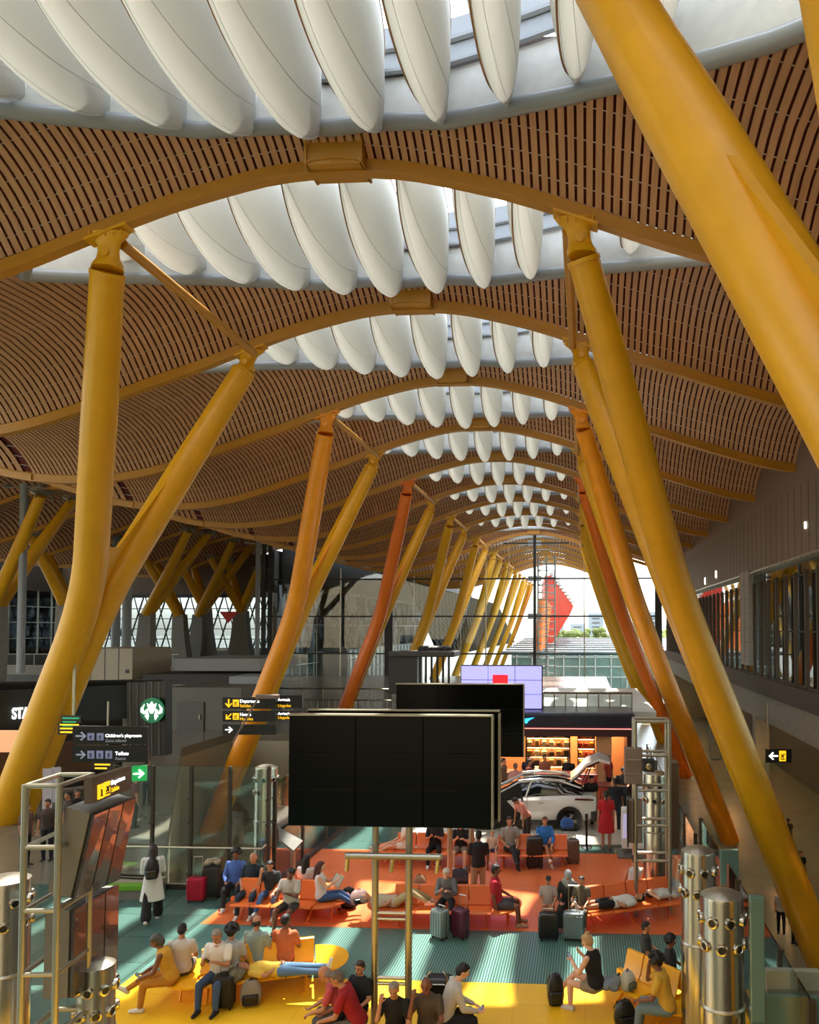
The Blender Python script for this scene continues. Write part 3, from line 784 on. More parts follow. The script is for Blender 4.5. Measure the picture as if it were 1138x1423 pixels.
# slender masts
for i, (x, yt, yb, D, r) in enumerate(((34, 672, 935, 60, .3), (163, 745, 905, 90, .5), (178, 750, 925, 85, .5), (359, 752, 990, 98, .3))):
    a = at(x, yt, D=D); b = at(x, yb, D=D); g = MB(); g.tube([(a.x, D, b.z), (a.x, D, a.z)], r, 12); o = g.build('steel_mast', M_steel, smooth=True)
    c = MB()
    for q in (-1, 1): c.box((a.x+q*.9, D, a.z-.3), (1.4, .2, .12)); c.lathe([(.05, 0), (.35, .1), (.35, .35)], (a.x+q*1.5, D, a.z-.4), 10)
    c.build('lamp_arm', M_tube, o)
    tag(o, 'slim grey steel mast in the far left aisle, %s from the left' % ORD[i], 'mast', 'steel masts of the left aisle')
def block(name, lab, cat, x0, y0, x1, y1, D, dep, m, grp=None):
    a = at(x0, y0, D=D); b = at(x1, y1, D=D); g = MB(); g.bevbox(((a.x+b.x)/2, D+dep/2, (a.z+b.z)/2), (b.x-a.x, dep, a.z-b.z), .04); o = g.build(name, m); return tag(o, lab, cat, grp), a, b
o, a, b = block('wall_unit', 'pale beige panelled block on the left mezzanine', 'wall block', 108, 901, 183, 990, 52, 5, M_beige)
g = MB()
for i in range(1, 4): g.box((a.x+(b.x-a.x)*i/4, 51.98, (a.z+b.z)/2), (.03, .03, a.z-b.z))
g.box((b.x-.35, 51.97, a.z-1.6), (.25, .04, .25)); g.build('joint', M_dark, o)
o, a, b = block('roof_unit', 'flat grey box roof unit with a dark slatted base', 'roof unit', 241, 915, 362, 933, 54, 7, mat('mid_grey_panel', '7E7D78', .6))
g = MB(); g.box(((a.x+b.x)/2-.6, 55, b.z-.5), (b.x-a.x+1.6, 5, .7)); g.build('slatted_base', mat('slatted_dark', '34302A', .7), o)
block('service_block', 'white painted service block behind the yellow trunk', 'service block', 183, 930, 240, 1000, 58, 4, M_white)
block('service_block', 'large grey-green partition block with recessed door', 'partition', 232, 955, 335, 1017, 46.8, 6, mat('grey_green_partition', '5C5A4E', .6, var=.05))
o, a, b = block('recessed_door', 'recessed grey door in the left partition block', 'door', 245, 975, 283, 1017, 46.7, .1, mat('door_grey_green', '4A4A42', .5))
g = MB(); g.box((b.x-.25, 46.63, (a.z+b.z)/2), (.05, .08, .3)); g.build('door_handle', M_tube, o)
block('service_block', 'low grey block above the left direction signs', 'service block', 318, 940, 368, 960, 50, 3, mat('cool_grey_panel', '86898A', .6))
o, a, b = block('red_pennant', 'red triangular banner hanging in the far left aisle', 'banner', 306, 850, 330, 852, 100, .05, M_red)
pn = MB(); p0 = at(306, 851, D=100); p1 = at(330, 851, D=100); p2 = at(317, 866, D=100); pn.prism([(p0.x, p0.z), (p1.x, p1.z), (p2.x, p2.z)], -.05, .05, Matrix.Rotation(PI/2, 3, 'X'), (0, 100, 0)); pn.build('cloth', M_red, o)
# a distant mezzanine edge with handrail
g = MB(); g.box((-60, 70, 2.4), (44, .6, .9)); o = g.build('mezzanine_edge', M_conc); tag(o, 'long pale mezzanine edge crossing the far left aisle', 'mezzanine')
g = MB()
g.tube([(-82, 69.8, 3.9), (-38, 69.8, 3.9)], .05, 6)
for i in range(30): g.tube([(-82+1.5*i, 69.8, 2.9), (-82+1.5*i, 69.8, 3.9)], .03, 5)
g.build('handrail', M_tube, o)
# ================================================================== fittings
def panel(P, th, name, m, parent=None, bev=None):
    """a panel with thickness through four corner points (TL, TR, BR, BL), front side out"""
    P = [Vector(p) for p in P]; nrm = (P[3]-P[0]).cross(P[1]-P[0]).normalized()
    Q = [p-nrm*th for p in P]; mb = MB(); mb.add(P+Q, [(3,2,1,0), (4,5,6,7)]+[(i, 4+i, 4+(i+1) % 4, (i+1) % 4) for i in range(4)])
    return mb.build(name, m, parent)
def text(body, size, loc, M, m, parent=None, name='lettering', ext=.006, align='LEFT', bold=0):
    cu = bpy.data.curves.new('t', 'FONT'); cu.body = body; cu.size = size; cu.extrude = ext; cu.align_x = align; cu.offset = bold
    o = bpy.data.objects.new('t', cu); C.objects.link(o)
    dg = bpy.context.evaluated_depsgraph_get(); me = bpy.data.meshes.new_from_object(o.evaluated_get(dg))
    bpy.data.objects.remove(o); bpy.data.curves.remove(cu)
    me.materials.clear(); me.materials.append(m); me.transform(Matrix.Translation(loc) @ M.to_4x4())
    r = bpy.data.objects.new(name, me); C.objects.link(r)
    if parent is not None: r.parent = parent
    return r
def facing(a):
    """matrix that stands lettering upright, reading from direction a (0 = seen from the camera side)"""
    return Matrix.Rotation(a, 3, 'Z') @ Matrix.Rotation(PI/2, 3, 'X')
M_wtxt = mat('white_lit_letters', 'F4F4F4', .5, emis=1.2)
M_ytxt = mat('yellow_lit_sign', 'F2B81C', .5, emis=.5)
M_gtxt = mat('grey_letters', '8A90A0', .5, emis=.15)
M_picto = mat('blue_grey_pictogram', '6C7290', .5, emis=.2)
M_sign = mat('black_sign_board', '101010', .4)
M_orange_s = mat('orange_powder_coat', 'E67030', .35)
M_yel_s = mat('yellow_powder_coat', 'EFA90C', .35)

# ---- big switched-off screens on posts
def video_wall(label, xl, xr, yt, yb, D, back):
    a = at(xl, yt, D=D); b = at(xr, yb, D=D); w = b.x-a.x; h = a.z-b.z; cx = (a.x+b.x)/2; cz = (a.z+b.z)/2
    root = empty('screen_wall', (cx, D, 0)); 
    for i in range(3):
        for j in range(3):
            g = MB(); g.bevbox((-w/2+w*(i+.5)/3, 0, cz-h/2+h*(j+.5)/3), (w/3-.006, .09, h/3-.006), .006); g.build('display', M_scr, root)
    g = MB(); g.box((0, .12, cz), (w+.02, .14, h+.02)); g.build('backing', M_blk, root)
    g = MB(); g.box((.0, .02, cz+h/2+.015), (w+.03, .2, .02)); g.box((w/2+.015, .02, cz), (.02, .2, h)); g.build('edge_trim', M_tube, root)
    if back:
        g = MB(); g.box((.1, .45, cz+.03), (w*.98, .08, h)); g.build('rear_display', M_scr, root)
        g = MB(); g.box((.1, .45, cz+h/2+.04), (w*.98, .14, .02)); g.box((.1+w*.49, .45, cz), (.03, .14, h)); g.build('edge_trim', M_tube, root)
    return tag(root, label, 'screen'), a, b
sw, a, b = video_wall('large black switched-off screen wall nearest the camera', 403, 683, 994, 1151, 11.65, True)
cx = sw.location.x
def posts(root, xs, D, zt, r=.055):
    for x in xs:
        px = at(x, 1250, D=D).x-root.location.x; g = MB(); g.tube([(px, .28, 0), (px, .28, zt)], r, 12); g.lathe([(r*2, 0), (r*2, .03), (r*1.2, .05)], (px, .28, 0), 16); g.build('post', M_tube, root, True)
posts(sw, (520.5, 567.5), 11.9, 4.6)
g = MB()
x1 = at(520.5, 1250, D=11.9).x-cx; x2 = at(567.5, 1250, D=11.9).x-cx
for y in (1270, 1278, 1360, 1368): z = at(540, y, D=11.9).z; g.tube([(x1, .28, z), (x2, .28, z)], .03, 8)
g.build('rung', M_chrome, sw)
g = MB()
za = at(540, 1186, D=11.9).z; zb = at(540, 1196, D=11.9).z; xa = at(486, 1190, D=11.9).x-cx; xb = at(615, 1190, D=11.9).x-cx
g.tube([(xa, .1, za), (xb, .1, za)], .05, 10); g.tube([(xa-.15, .5, zb), (xb-.05, .5, zb)], .045, 10)
for x in (xa, xb, (xa+xb)/2): g.tube([(x, .1, za), (x-.12, .55, zb), (x-.16, .6, zb-.28)], .035, 8)
g.build('base_bracket', M_tube, sw)
s2, a, b = video_wall('second black switched-off screen wall standing behind the first', 551, 727, 951, 1052, 18.4, False)
posts(s2, (625, 655), 18.7, 4.2, .07)
g = MB(); a = at(641, 925, D=31); b = at(753, 985, D=31); w = b.x-a.x; h = a.z-b.z
root = empty('video_wall', ((a.x+b.x)/2, 31, 0)); cz = (a.z+b.z)/2
M_lav = mat('lavender_screen_light', '8A88D8', .4, emis=.55, ecol='9C9AE8')
for i in range(3):
    for j in range(3): q = MB(); q.box((-w/2+w*(i+.5)/3, 0, cz-h/2+h*(j+.5)/3), (w/3-.03, .12, h/3-.03)); q.build('display', M_lav, root)
q = MB(); q.box((0, .12, cz), (w+.05, .15, h+.05)); q.build('backing', M_blk, root)
c = at(695, 944, D=30.9); q = MB(); q.box((c.x-root.location.x, -.08, c.z), (.62, .03, .36)); q.build('red_logo', mat('red_screen_light', 'D01E2A', .4, emis=.5), root)
None and text('MAHOU', .15, (c.x-root.location.x-.27, -.1, c.z-.17), facing(0), M_wtxt, root)
tag(root, 'lit lavender video wall with a red square above the shop', 'screen')

# ---- steel air columns
def air_column(x, y, dia_px, D, label, low=True):
    p = at(x, y, D=D); h = p.z; r = dia_px*D/1066/2
    root = empty('air_column', (p.x, D, 0))
    g = MB(); g.lathe([(r*1.04, 0), (r*1.04, h*.52), (r*1.0, h*.53), (r, h-.03), (r*.97, h)], n=40); g.build('shaft', M_chrome, root, 30)
    rr = MB(); rr.lathe([(r*1.045, h*.52), (r*1.06, h*.525), (r*1.0, h*.535)], n=40); rr.build('joint_ring', M_tube, root, True)
    lid = MB(); lid.lathe([(r*.99, h), (r*.6, h+.05), (0, h+.06)], n=32); lid.build('lid', M_tube, root, True)
    for row in range(2):
        for i in range(8):
            a = 2*PI*(i+.5*row)/8+.2; z = h-.28-.32*row; d = Vector((math.cos(a), math.sin(a), 0)); c = d*r*.97+Vector((0, 0, z))
            R = Vector((0, 0, 1)).rotation_difference(d).to_matrix(); n_ = MB(); n_.lathe([(.075, -.01), (.078, .03), (.068, .05), (.05, .055), (.044, .045)], c, 16, R)
            nz = n_.build('nozzle', M_chrome, root, True); k_ = MB(); k_.lathe([(.044, .046), (.02, .04), (0, .04)], c, 12, R); k_.build('nozzle_mouth', M_blk, nz)
    return tag(root, label, 'air column', 'steel air columns with round nozzles')
air_column(1003, 1243, 57, 10.2, 'short brushed steel air column, nearer of the pair at bottom right')
air_column(970, 1182, 46, 12.2, 'brushed steel air column behind the short one at bottom right')
air_column(911, 1075, 33, 18.8, 'brushed steel air column beside the tube frame on the right')
air_column(370, 1066, 31, 19.4, 'brushed steel air column left of the big black screen')
air_column(9, 1222, 62, 10.8, 'brushed steel air column at the left picture edge')
air_column(134, 1340, 50, 10.3, 'steel air column behind the lower angled screens at left')

# ---- tall glass screens round the voids
M_post = mat('bronze_post', '4A4238', .4, .5)
def glass_run(p0, p1, n, z1, label, z0=0, rail=True):
    p0 = Vector(p0+(0,)); p1 = Vector(p1+(0,)); root = empty('glass_balustrade', ((p0+p1)/2)); d = (p1-p0)/n; ang = math.atan2(d.y, d.x)
    for i in range(n):
        c = p0+d*(i+.5)-(p0+p1)/2; g = MB(); g.box((c.x, c.y, (z0+z1)/2+.04), (d.length-.06, .02, z1-z0-.1), ang); g.build('pane', M_glass, root)
    for i in range(n+1):
        c = p0+d*i-(p0+p1)/2; g = MB(); g.box((c.x, c.y, (z0+z1)/2), (.07, .09, z1-z0), ang)
        for q in range(int((z1-z0-.4)/.6)+1 if z1-z0 < 2.3 else 4): g.tube([(c.x-.06, c.y-.06, z0+.4+q*.6), (c.x+.06, c.y-.06, z0+.4+q*.6)], .02, 6)
        g.build('post', M_post, root)
    if rail:
        g = MB(); q0 = p0-(p0+p1)/2; q1 = -q0; up = Vector((0, 0, 1.05)); off = Vector((d.y, -d.x, 0)).normalized()*.12
        g.tube([q0+up+off+Vector((0, 0, -.1)), q0+up+off+d.normalized()*.1, q1+up+off-d.normalized()*.1, q1+up+off+Vector((0, 0, .1))], .03, 8); g.build('handrail', M_tube, root, True)
    g = MB(); c = Vector((0, 0, z0+.06)); g.box(c, ((p1-p0).length, .12, .12), ang); g.build('base_rail', M_post, root)
    return tag(root, label, 'balustrade')
glass_run((-11.6, 18.45), (-7.7, 18.45), 4, 3.0, 'tall glass screen with handrail behind the woman with the backpack')
glass_run((-7.65, 18.7), (-7.65, 30), 6, 2.6, 'glass screen running back beside the left void', rail=False)
glass_run((RX-.02, 9.6), (RX-.02, 18.5), 6, 1.9, 'glass screen along the right edge of the coloured floor', rail=False)
glass_run((RX-.02, 19.4), (RX-.02, 34), 7, 1.3, 'low glass balustrade farther along the right void')
glass_run((5.2, 12.5), (5.2, 22), 5, -2.8, 'glass screen down in the right-hand void', z0=-5.2, rail=False)

# ---- tube frames
def frame_tower(label, x, D, w, dep, zt, rz=0, n=4, r=.04, z0=0):
    root = empty('tube_frame', (x, D, 0), rz); g = MB()
    zs = [z0+(zt-z0)*(i+.6)/(n+.6) for i in range(n+1)]
    for a in (-1, 1):
        for b_ in (-1, 1): g = MB(); g.tube([(a*w/2, b_*dep/2, z0), (a*w/2, b_*dep/2, zt)], r, 10); g.build('upright', M_tube, root, True)
    for z in zs:
        z = min(z, zt-.02)
        for a in (-1, 1):
            h_ = MB(); h_.tube([(a*w/2, -dep/2, z), (a*w/2, dep/2, z)], r*.8, 8); h_.build('crossbar', M_tube, root, True)
            h_ = MB(); h_.tube([(-w/2, a*dep/2, z), (w/2, a*dep/2, z)], r*.8, 8); h_.build('crossbar', M_tube, root, True)
    return tag(root, label, 'tube frame')
pL = at(72, 1085, D=9.6)
ft = frame_tower('steel tube frame that carries the angled screens at left', pL.x, 9.75, .42, .75, pL.z, .1, 5)
# angled departure screens (switched off, reflecting the warm floor)
M_pink = mat('dark_glossy_display', '3A302E', .22, spec=.6, coat=.6)
def bank(label, TL, TR, BR, BL, D0, D1, lean):
    tl_, tr_, br_, bl_ = at(*TL, D=D0), at(*TR, D=D1), at(*BR, D=D1+lean), at(*BL, D=D0+lean)
    root = empty('departure_screens', (tl_.x, D0, 0)); o = root.location; T = [p-o for p in (tl_, tr_, br_, bl_)]
    for i in range(3):
        u0, u1 = i/3+.012, (i+1)/3-.012
        P = [T[0].lerp(T[1], u0), T[0].lerp(T[1], u1), T[3].lerp(T[2], u1), T[3].lerp(T[2], u0)]
        panel(P, .035, 'display', M_pink, root)
        nrm = (P[3]-P[0]).cross(P[1]-P[0]).normalized(); Q = [p-nrm*.04 for p in P]
        panel(Q, .02, 'bezel', M_blk, root)
    nrm = (T[3]-T[0]).cross(T[1]-T[0]).normalized()
    Q = [T[0]-nrm*.06, T[0].lerp(T[1], .95)-nrm*.06, T[3].lerp(T[2], .95)-nrm*.06, T[3]-nrm*.06]
    panel(Q, .3, 'housing', M_grey, root)
    return tag(root, label, 'screen bank')
bank('upper bank of three angled dark screens on the left tube frame', (131, 1133), (190, 1109), (167, 1222), (104, 1250), 9.5, 10.7, .25)
bank('lower bank of three angled dark screens on the left tube frame', (103, 1265), (166, 1229), (164, 1347), (100, 1387), 9.75, 11.0, 0)
def flag_sign(label, TL, TR, BR, BL, D0, D1, m=None, th=.1):
    P = [at(*TL, D=D0), at(*TR, D=D1), at(*BR, D=D1), at(*BL, D=D0)]; root = empty('hanging_sign', (P[0].x, D0, 0)); P = [p-root.location for p in P]
    panel(P, th, 'board', m or M_sign, root); ang = math.atan2(P[1].y-P[0].y, P[1].x-P[0].x)
    return tag(root, label, 'sign'), P, ang
def pict(root, P, ang, u0, u1, v0, v1, m, glyph=None, gm=None):
    def q(u, v): return P[0].lerp(P[1], u).lerp(P[3].lerp(P[2], u), v)
    nrm = (P[3]-P[0]).cross(P[1]-P[0]).normalized()
    R = [q(u0, v0), q(u1, v0), q(u1, v1), q(u0, v1)]
    o = panel([p+nrm*.012 for p in R], .02, 'pictogram', m, root)
    c = q((u0+u1)/2, (v0+v1)/2)+nrm*.02; s = (R[0]-R[3]).length
    if glyph:
        g = MB(); X = (R[1]-R[0]).normalized(); Z = Vector((0, 0, 1)); w = (R[1]-R[0]).length
        def pt(a, b): return c+X*a*w+Z*b*s
        for a in glyph:
            g.tube([pt(*t) for t in a], s*.055, 5)
        g.build('symbol', gm or M_sign, root)
MAN = [[(0, .3), (0, .3001)], [(0, .18), (0, -.05)], [(-.12, -.35), (0, -.05), (.12, -.35)], [(-.16, 0), (0, .15), (.16, 0)]]
PLANE = [[(-.3, -.15), (.3, .2)], [(-.05, 0), (-.2, .2)], [(.05, .05), (.1, -.2)], [(-.3, -.3), (.3, -.3)]]
ARR = [[(-.4, 0), (.4, 0)], [(.05, .3), (.4, 0), (.05, -.3)]]
INFO = [[(0, .3), (0, .32)], [(-.06, .12), (.02, .12), (.02, -.28)], [(-.12, -.28), (.14, -.28)]]
def stext(root, P, ang, body, u, v, size, m):
    def q(u, v): return P[0].lerp(P[1], u).lerp(P[3].lerp(P[2], u), v)
    nrm = (P[3]-P[0]).cross(P[1]-P[0]).normalized()
    text(body, size, q(u, v)+nrm*.015, facing(ang), m, root, ext=.003, bold=0)
sg, P, an = flag_sign('brown overhead sign reading Departures and Salidas with yellow pictograms', (128, 1081), (183, 1064), (183, 1096), (128, 1117), 9.5, 10.6, mat('brown_sign_board', '4E4238', .45))
pict(sg, P, an, .12, .25, .35, .92, M_ytxt, INFO); pict(sg, P, an, .27, .41, .33, .9, M_ytxt, PLANE)
stext(sg, P, an, 'Departures', .43, .52, .085, M_wtxt); stext(sg, P, an, 'Salidas', .43, .82, .085, M_ytxt)
D_ = 15.2
arrow_later = []
sg, P, an = flag_sign("black hanging sign reading Children's playroom with blue-grey pictograms", (101, 1009), (205, 1010), (205, 1034), (101, 1034), D_, D_+.1)
arrow_later.append((sg, P, .05, .18)); pict(sg, P, an, .20, .29, .38, .78, M_picto, MAN); pict(sg, P, an, .325, .415, .38, .78, M_picto, MAN)
stext(sg, P, an, "Children's playroom", .44, .60, .09, M_wtxt); stext(sg, P, an, 'Zona infantil', .44, .88, .085, M_gtxt)
sg, P, an = flag_sign('black hanging sign reading Toilets and Aseos with blue-grey pictograms', (101, 1036), (205, 1037), (205, 1059), (101, 1059), D_, D_+.1)
for u in (.20, .32, .44): pict(sg, P, an, u, u+.09, .30, .78, M_picto, MAN)
arrow_later.append((sg, P, .05, .18))
stext(sg, P, an, 'Toilets', .57, .56, .1, M_wtxt); stext(sg, P, an, 'Aseos', .57, .86, .09, M_gtxt)
sg, P, an = flag_sign('green lit emergency exit sign with a white arrow', (183, 1065), (203, 1064), (203, 1085), (183, 1086), 15.0, 15.05, mat('green_lit_sign', '0E7A3A', .4, emis=.5), .06)
def arrow(root, P, flip, m, sc_=.32, rot=0):
    c = (P[0]+P[2])/2; X = (P[1]-P[0]).normalized()*(-1 if flip else 1); h = (P[0]-P[3]).length; nrm = (P[3]-P[0]).cross(P[1]-P[0]).normalized(); c = c+nrm*.02; g = MB(); Z = Vector((0, 0, 1))
    ca, sa = math.cos(rot), math.sin(rot)
    def pt(a, b): a, b = a*ca-b*sa, a*sa+b*ca; return c+X*a*h+Z*b*h
    g.tube([pt(-sc_, 0), pt(sc_, 0)], h*.06, 5); g.tube([pt(.02, sc_*.8), pt(sc_, 0), pt(.02, -sc_*.8)], h*.06, 5); g.build('arrow', m, root)
arrow(sg, P, False, M_wtxt)
def sub(P, u0, u1, v0=0, v1=1):
    def q(u, v): return P[0].lerp(P[1], u).lerp(P[3].lerp(P[2], u), v)
    return [q(u0, v0), q(u1, v0), q(u1, v1), q(u0, v1)]
for sg_, P_q, ua, ub in arrow_later: arrow(sg_, sub(P_q, ua, ub, .1, 1.0), False, M_gtxt, .3)
DG = 26.0
for i, (y0, y1, rot, body, b2, gcol) in enumerate(((969, 985, -PI/2, 'Bagage claim', 'Equipajes', M_ytxt), (988, 1003, -PI*.75, 'Trains', 'Metro', M_ytxt), (1007, 1021, 0, '', '', M_gtxt))):
    sg, P, an = flag_sign(('upper', 'middle', 'lower')[i]+' black overhead direction sign partly behind the orange-yellow trunk', (309, y0), (383, y0), (383, y1), (309, y1), DG, DG, M_sign)
    arrow(sg, sub(P, .05, .2), False, gcol if i < 2 else M_wtxt, .34, rot)
    if i < 2:
        pict(sg, P, an, .20, .31, .2, .8, M_ytxt, PLANE); stext(sg, P, an, ('Departures', 'Hotels')[i], .33, .45, .15, M_wtxt); stext(sg, P, an, ('Salidas', 'Hoteles')[i], .33, .85, .15, M_ytxt)
for i, (y0, y1) in enumerate(((966, 984), (988, 1000))):
    sg, P, an = flag_sign(('upper', 'lower')[i]+' black overhead sign right of the orange-yellow trunk', (384, y0), (420, y0), (420, y1), (384, y1), DG+.3, DG+.3, M_sign)
    stext(sg, P, an, 'Arrivals', .06, .45, .14, M_wtxt); stext(sg, P, an, 'Llegadas', .06, .9, .14, M_ytxt)
sg, P, an = flag_sign('black hanging sign with arrow and yellow plane under the right gallery', (1064, 1041), (1100, 1041), (1100, 1060), (1064, 1060), 31, 31, M_sign)
arrow(sg, sub(P, .15, .45), True, M_wtxt, .3); pict(sg, P, an, .52, .78, .12, .88, M_ytxt, PLANE)
g = MB(); g.tube([(.1, 0, P[0].z), (.1, 0, P[0].z+1.8)], .03, 6); g.build('hanger', M_tube, sg)

# ---- coffee kiosk at left
a = at(0, 962, D=27); b = at(180, 950, D=30)
root = empty('coffee_kiosk', (-20, 29, 0))
def kp(x, y, D): return at(x, y, D=D)-root.location
P = [kp(-30, 962, 26), kp(176, 952, 30), kp(176, 998, 30), kp(-30, 1012, 26)]
panel(P, .4, 'fascia', mat('black_green_fascia', '14181A', .4), root)
g = MB()
for i in range(7):
    q0 = kp(-30, 950+2*i, 26.1+.4*i); q1 = kp(228, 945+i*.6, 30.1+.4*i); g.tube([q0, q1], .05, 5)
g.build('roof_slat', M_dark, root)
P2 = [kp(176, 945, 30), kp(230, 946, 30), kp(230, 1050, 30), kp(176, 1050, 30)]; panel(P2, .5, 'sign_wall', mat('black_panel_wall', '0C0E10', .35), root)
g = MB()
for i in range(5):
    q = kp(181+10*i, 947, 29.97); r = kp(181+10*i, 1049, 29.97); g.tube([q, r], .015, 4)
g.build('wall_rib', M_steel, root)
ang = math.atan2(P[1].y-P[0].y, P[1].x-P[0].x); q = P[0].lerp(P[1], .2).lerp(P[3].lerp(P[2], .2), .8); nrm = (P[3]-P[0]).cross(P[1]-P[0]).normalized()
# the name runs on behind the yellow trunk
text('STARBUCKS', .56, q+nrm*.06, facing(ang) @ Matrix.Diagonal((.56, 1, 1)), M_wtxt, root, ext=.03, bold=.012)
# round emblem: green ring, white crown, star, wavy hair and two tails
c = kp(212, 987, 29.8); E_ = MB(); Rf = Matrix.Rotation(PI/2, 3, 'X'); E_.lathe([(.5, 0), (.5, .05), (.0, .05)], c, 36, Rf); em = E_.build('round_emblem', mat('green_lit_emblem', '0C5A38', .4, emis=.4), root)
W = MB(); f0 = c+Vector((0, -.07, 0))
W.add([f0+Vector(p) for p in ((-.16, 0, .12), (-.2, 0, .3), (-.1, 0, .22), (0, 0, .36), (.1, 0, .22), (.2, 0, .3), (.16, 0, .12))], [(0, 1, 2), (2, 3, 4), (4, 5, 6), (0, 2, 4, 6)])
W.ell(f0+Vector((0, 0, .0)), (.1, .02, .13), 14, 8)
for s_ in (-1, 1):
    for j in range(4):
        W.tube([f0+Vector((s_*(.1+.035*j), 0, .12-.03*j)), f0+Vector((s_*(.17+.04*j), 0, -.05)), f0+Vector((s_*(.12+.03*j), 0, -.2)), f0+Vector((s_*(.16+.04*j), 0, -.38+.05*j))], .013, 4)
    for j in range(4): W.tube([f0+Vector((s_*(.3+.04*j), 0, -.15+.02*j)), f0+Vector((s_*(.36+.025*j), 0, .08)), f0+Vector((s_*(.3+.02*j), 0, .24-.03*j))], .014, 4)
W.build('emblem_drawing', M_wtxt, em)
g = MB(); pa = kp(-30, 1012, 27); pb = kp(170, 998, 31); g.add([pa, pb, kp(170, 1085, 31), kp(-30, 1110, 27)], [(0,1,2,3)]); g.build('back_wall', mat('dark_brown_wall', '2E2620', .6), root)
g = MB(); g.box(kp(20, 1060, 27.5), (6, .9, 1.1), ang); g.build('counter', mat('wood_counter', '5A3A22', .5), root)
tag(root, 'black coffee kiosk with white lettering and a round green emblem', 'kiosk')
g = MB(); c = at(8, 1030, D=25.6); g.bevbox((c.x, 25.6, c.z), (1.3, .15, .75), .03); o = g.build('menu_board', mat('lit_menu_board', 'D8946A', .5, emis=.35)); tag(o, 'lit orange menu board under the kiosk lettering', 'menu board')
None and text('ILLY', .2, (-.0, 0, 0), facing(0), M_dark, o)
for i, (x, y, w_, col, lab) in enumerate(((98, 1012, .8, M_ytxt, 'small lit yellow departures monitor behind the left signs'), (100, 1003, .7, mat('green_lit_monitor', '1E8A5A', .4, emis=.4), 'small lit green monitor above the yellow one at left'), (146, 1062, .8, M_ytxt, 'small lit yellow monitor under the toilets sign'), (1000, 905, .8, M_ytxt, ''))):
    if not lab: continue
    c = at(x, y, D=24); g = MB(); g.bevbox((c.x, 24, c.z), (w_, .1, .4), .02); o = g.build('monitor', M_blk); tag(o, lab, 'monitor')
    l = MB()
    for j in range(3): l.box((c.x-.05*j, 23.94, c.z+.12-.12*j), (w_*(.8-.15*j), .01, .05))
    l.build('screen_line', col, o); h_ = MB(); h_.tube([(c.x, 24.1, c.z), (c.x, 24.1, c.z+2)], .03, 6); h_.build('hanger', M_tube, o)
for i, (x, yt, yb) in enumerate(((66, 1068, 1125), (78, 1066, 1115))):
    a = at(x-6, yt, D=23+i); b = at(x+6, yb, D=23+i); g = MB(); g.box(((a.x+b.x)/2, 23+i, (a.z+b.z)/2), (b.x-a.x, .03, a.z-b.z)); o = g.build('notice_board', mat('pale_notice', 'A9A2A8', .6)); tag(o, 'pale notice board on a stand at left, %s one' % ('nearer', 'farther')[i], 'notice')
    h_ = MB(); h_.tube([((a.x+b.x)/2, 23.1+i, 0), ((a.x+b.x)/2, 23.1+i, a.z)], .03, 8); h_.lathe([(.25, 0), (.25, .03)], ((a.x+b.x)/2, 23.1+i, 0), 16); h_.build('stand', M_tube, o)
# play-area unit with green edge by the glass
p = at(178, 1252, Z=0); root = empty('play_unit', (p.x-.1, p.y+.25, 0)); g = MB(); g.prism([(-1.2, -.4), (.55, -.1), (.62, .45), (-1.2, .5)], 0, .22); g.build('base', M_grey, root)
g = MB(); g.prism([(-1.25, -.45), (.6, -.12), (.66, .12), (-1.25, -.1)], .22, .32); g.build('green_edge', mat('lime_green', '5E9A1E', .5), root)
g = MB(); g.prism([(-1.2, -.1), (.6, .12), (.62, .5), (-1.2, .5)], .22, .34); g.build('beige_top', M_beige, root)
g = MB(); g.tube([(-.6, .3, .36), (.1, .2, .37), (.35, .25, .37), (.3, .38, .37), (-.6, .45, .37)], .02, 6); g.build('black_squiggle', M_blk, root); tag(root, 'low play unit with lime green edge left of the walking woman', 'play unit')

# ---- shop in the middle distance
DS = 30.0
def sp(x, y, D=DS): return at(x, y, D=D)
zt = sp(800, 990).z; zn = sp(800, 1013).z; xl = sp(640, 1000).x; xr = sp(882, 1000).x
root = empty('shop', ((xl+xr)/2, DS, 0)); ox = root.location.x
g = MB(); g.bevbox((0, 1.2, (zt+zn)/2), (xr-xl, 2.6, zt-zn), .12); g.build('fascia', mat('navy_fascia', '10182E', .35), root)
g = MB(); g.box((0, .9, zn-.12), (xr-xl-.2, 2.4, .26)); g.build('maroon_band', mat('maroon_band', '3A1216', .5), root)
g = MB(); g.tube([(-(xr-xl)/2+.1, -.12, zn+.02), ((xr-xl)/2-.1, -.12, zn+.02)], .02, 5); g.build('light_line', mat('pink_lit_line', 'E88A80', .5, emis=.8), root)
q = sp(731, 1001, DS-.15)-root.location
g = MB(); g.add([q+Vector(p) for p in ((-.42, 0, -.12), (-.1, 0, .06), (.34, 0, .12), (.1, 0, -.02), (.02, 0, -.14), (-.12, 0, -.05), (-.3, 0, -.02), (-.42, 0, .1))], [(0, 5, 6, 7), (5, 4, 3, 1), (1, 3, 2)]); g.build('blue_bird_mark', mat('sky_blue_letter', '2A9AE0', .5, emis=1), root)
g = MB(); 
for x in (-(xr-xl)/2+.1, (xr-xl)/2-.15): g.box((x, 1.2, zn/2), (.3, 2.6, zn))
g.build('side_wall', mat('maroon_wall', '421A18', .5), root)
g = MB(); g.box((0, 3.6, zn/2), (xr-xl, .1, zn)); g.build('back_wall', mat('warm_shop_wall', 'B07850', .6), root)
xa, xb = sp(828, 1030).x-ox, sp(850, 1030).x-ox
g = MB(); g.box(((xa+xb)/2, .1, zn/2), (xb-xa, .1, zn-.1)); g.build('cream_panel', mat('cream_panel', 'D9A070', .5), root)
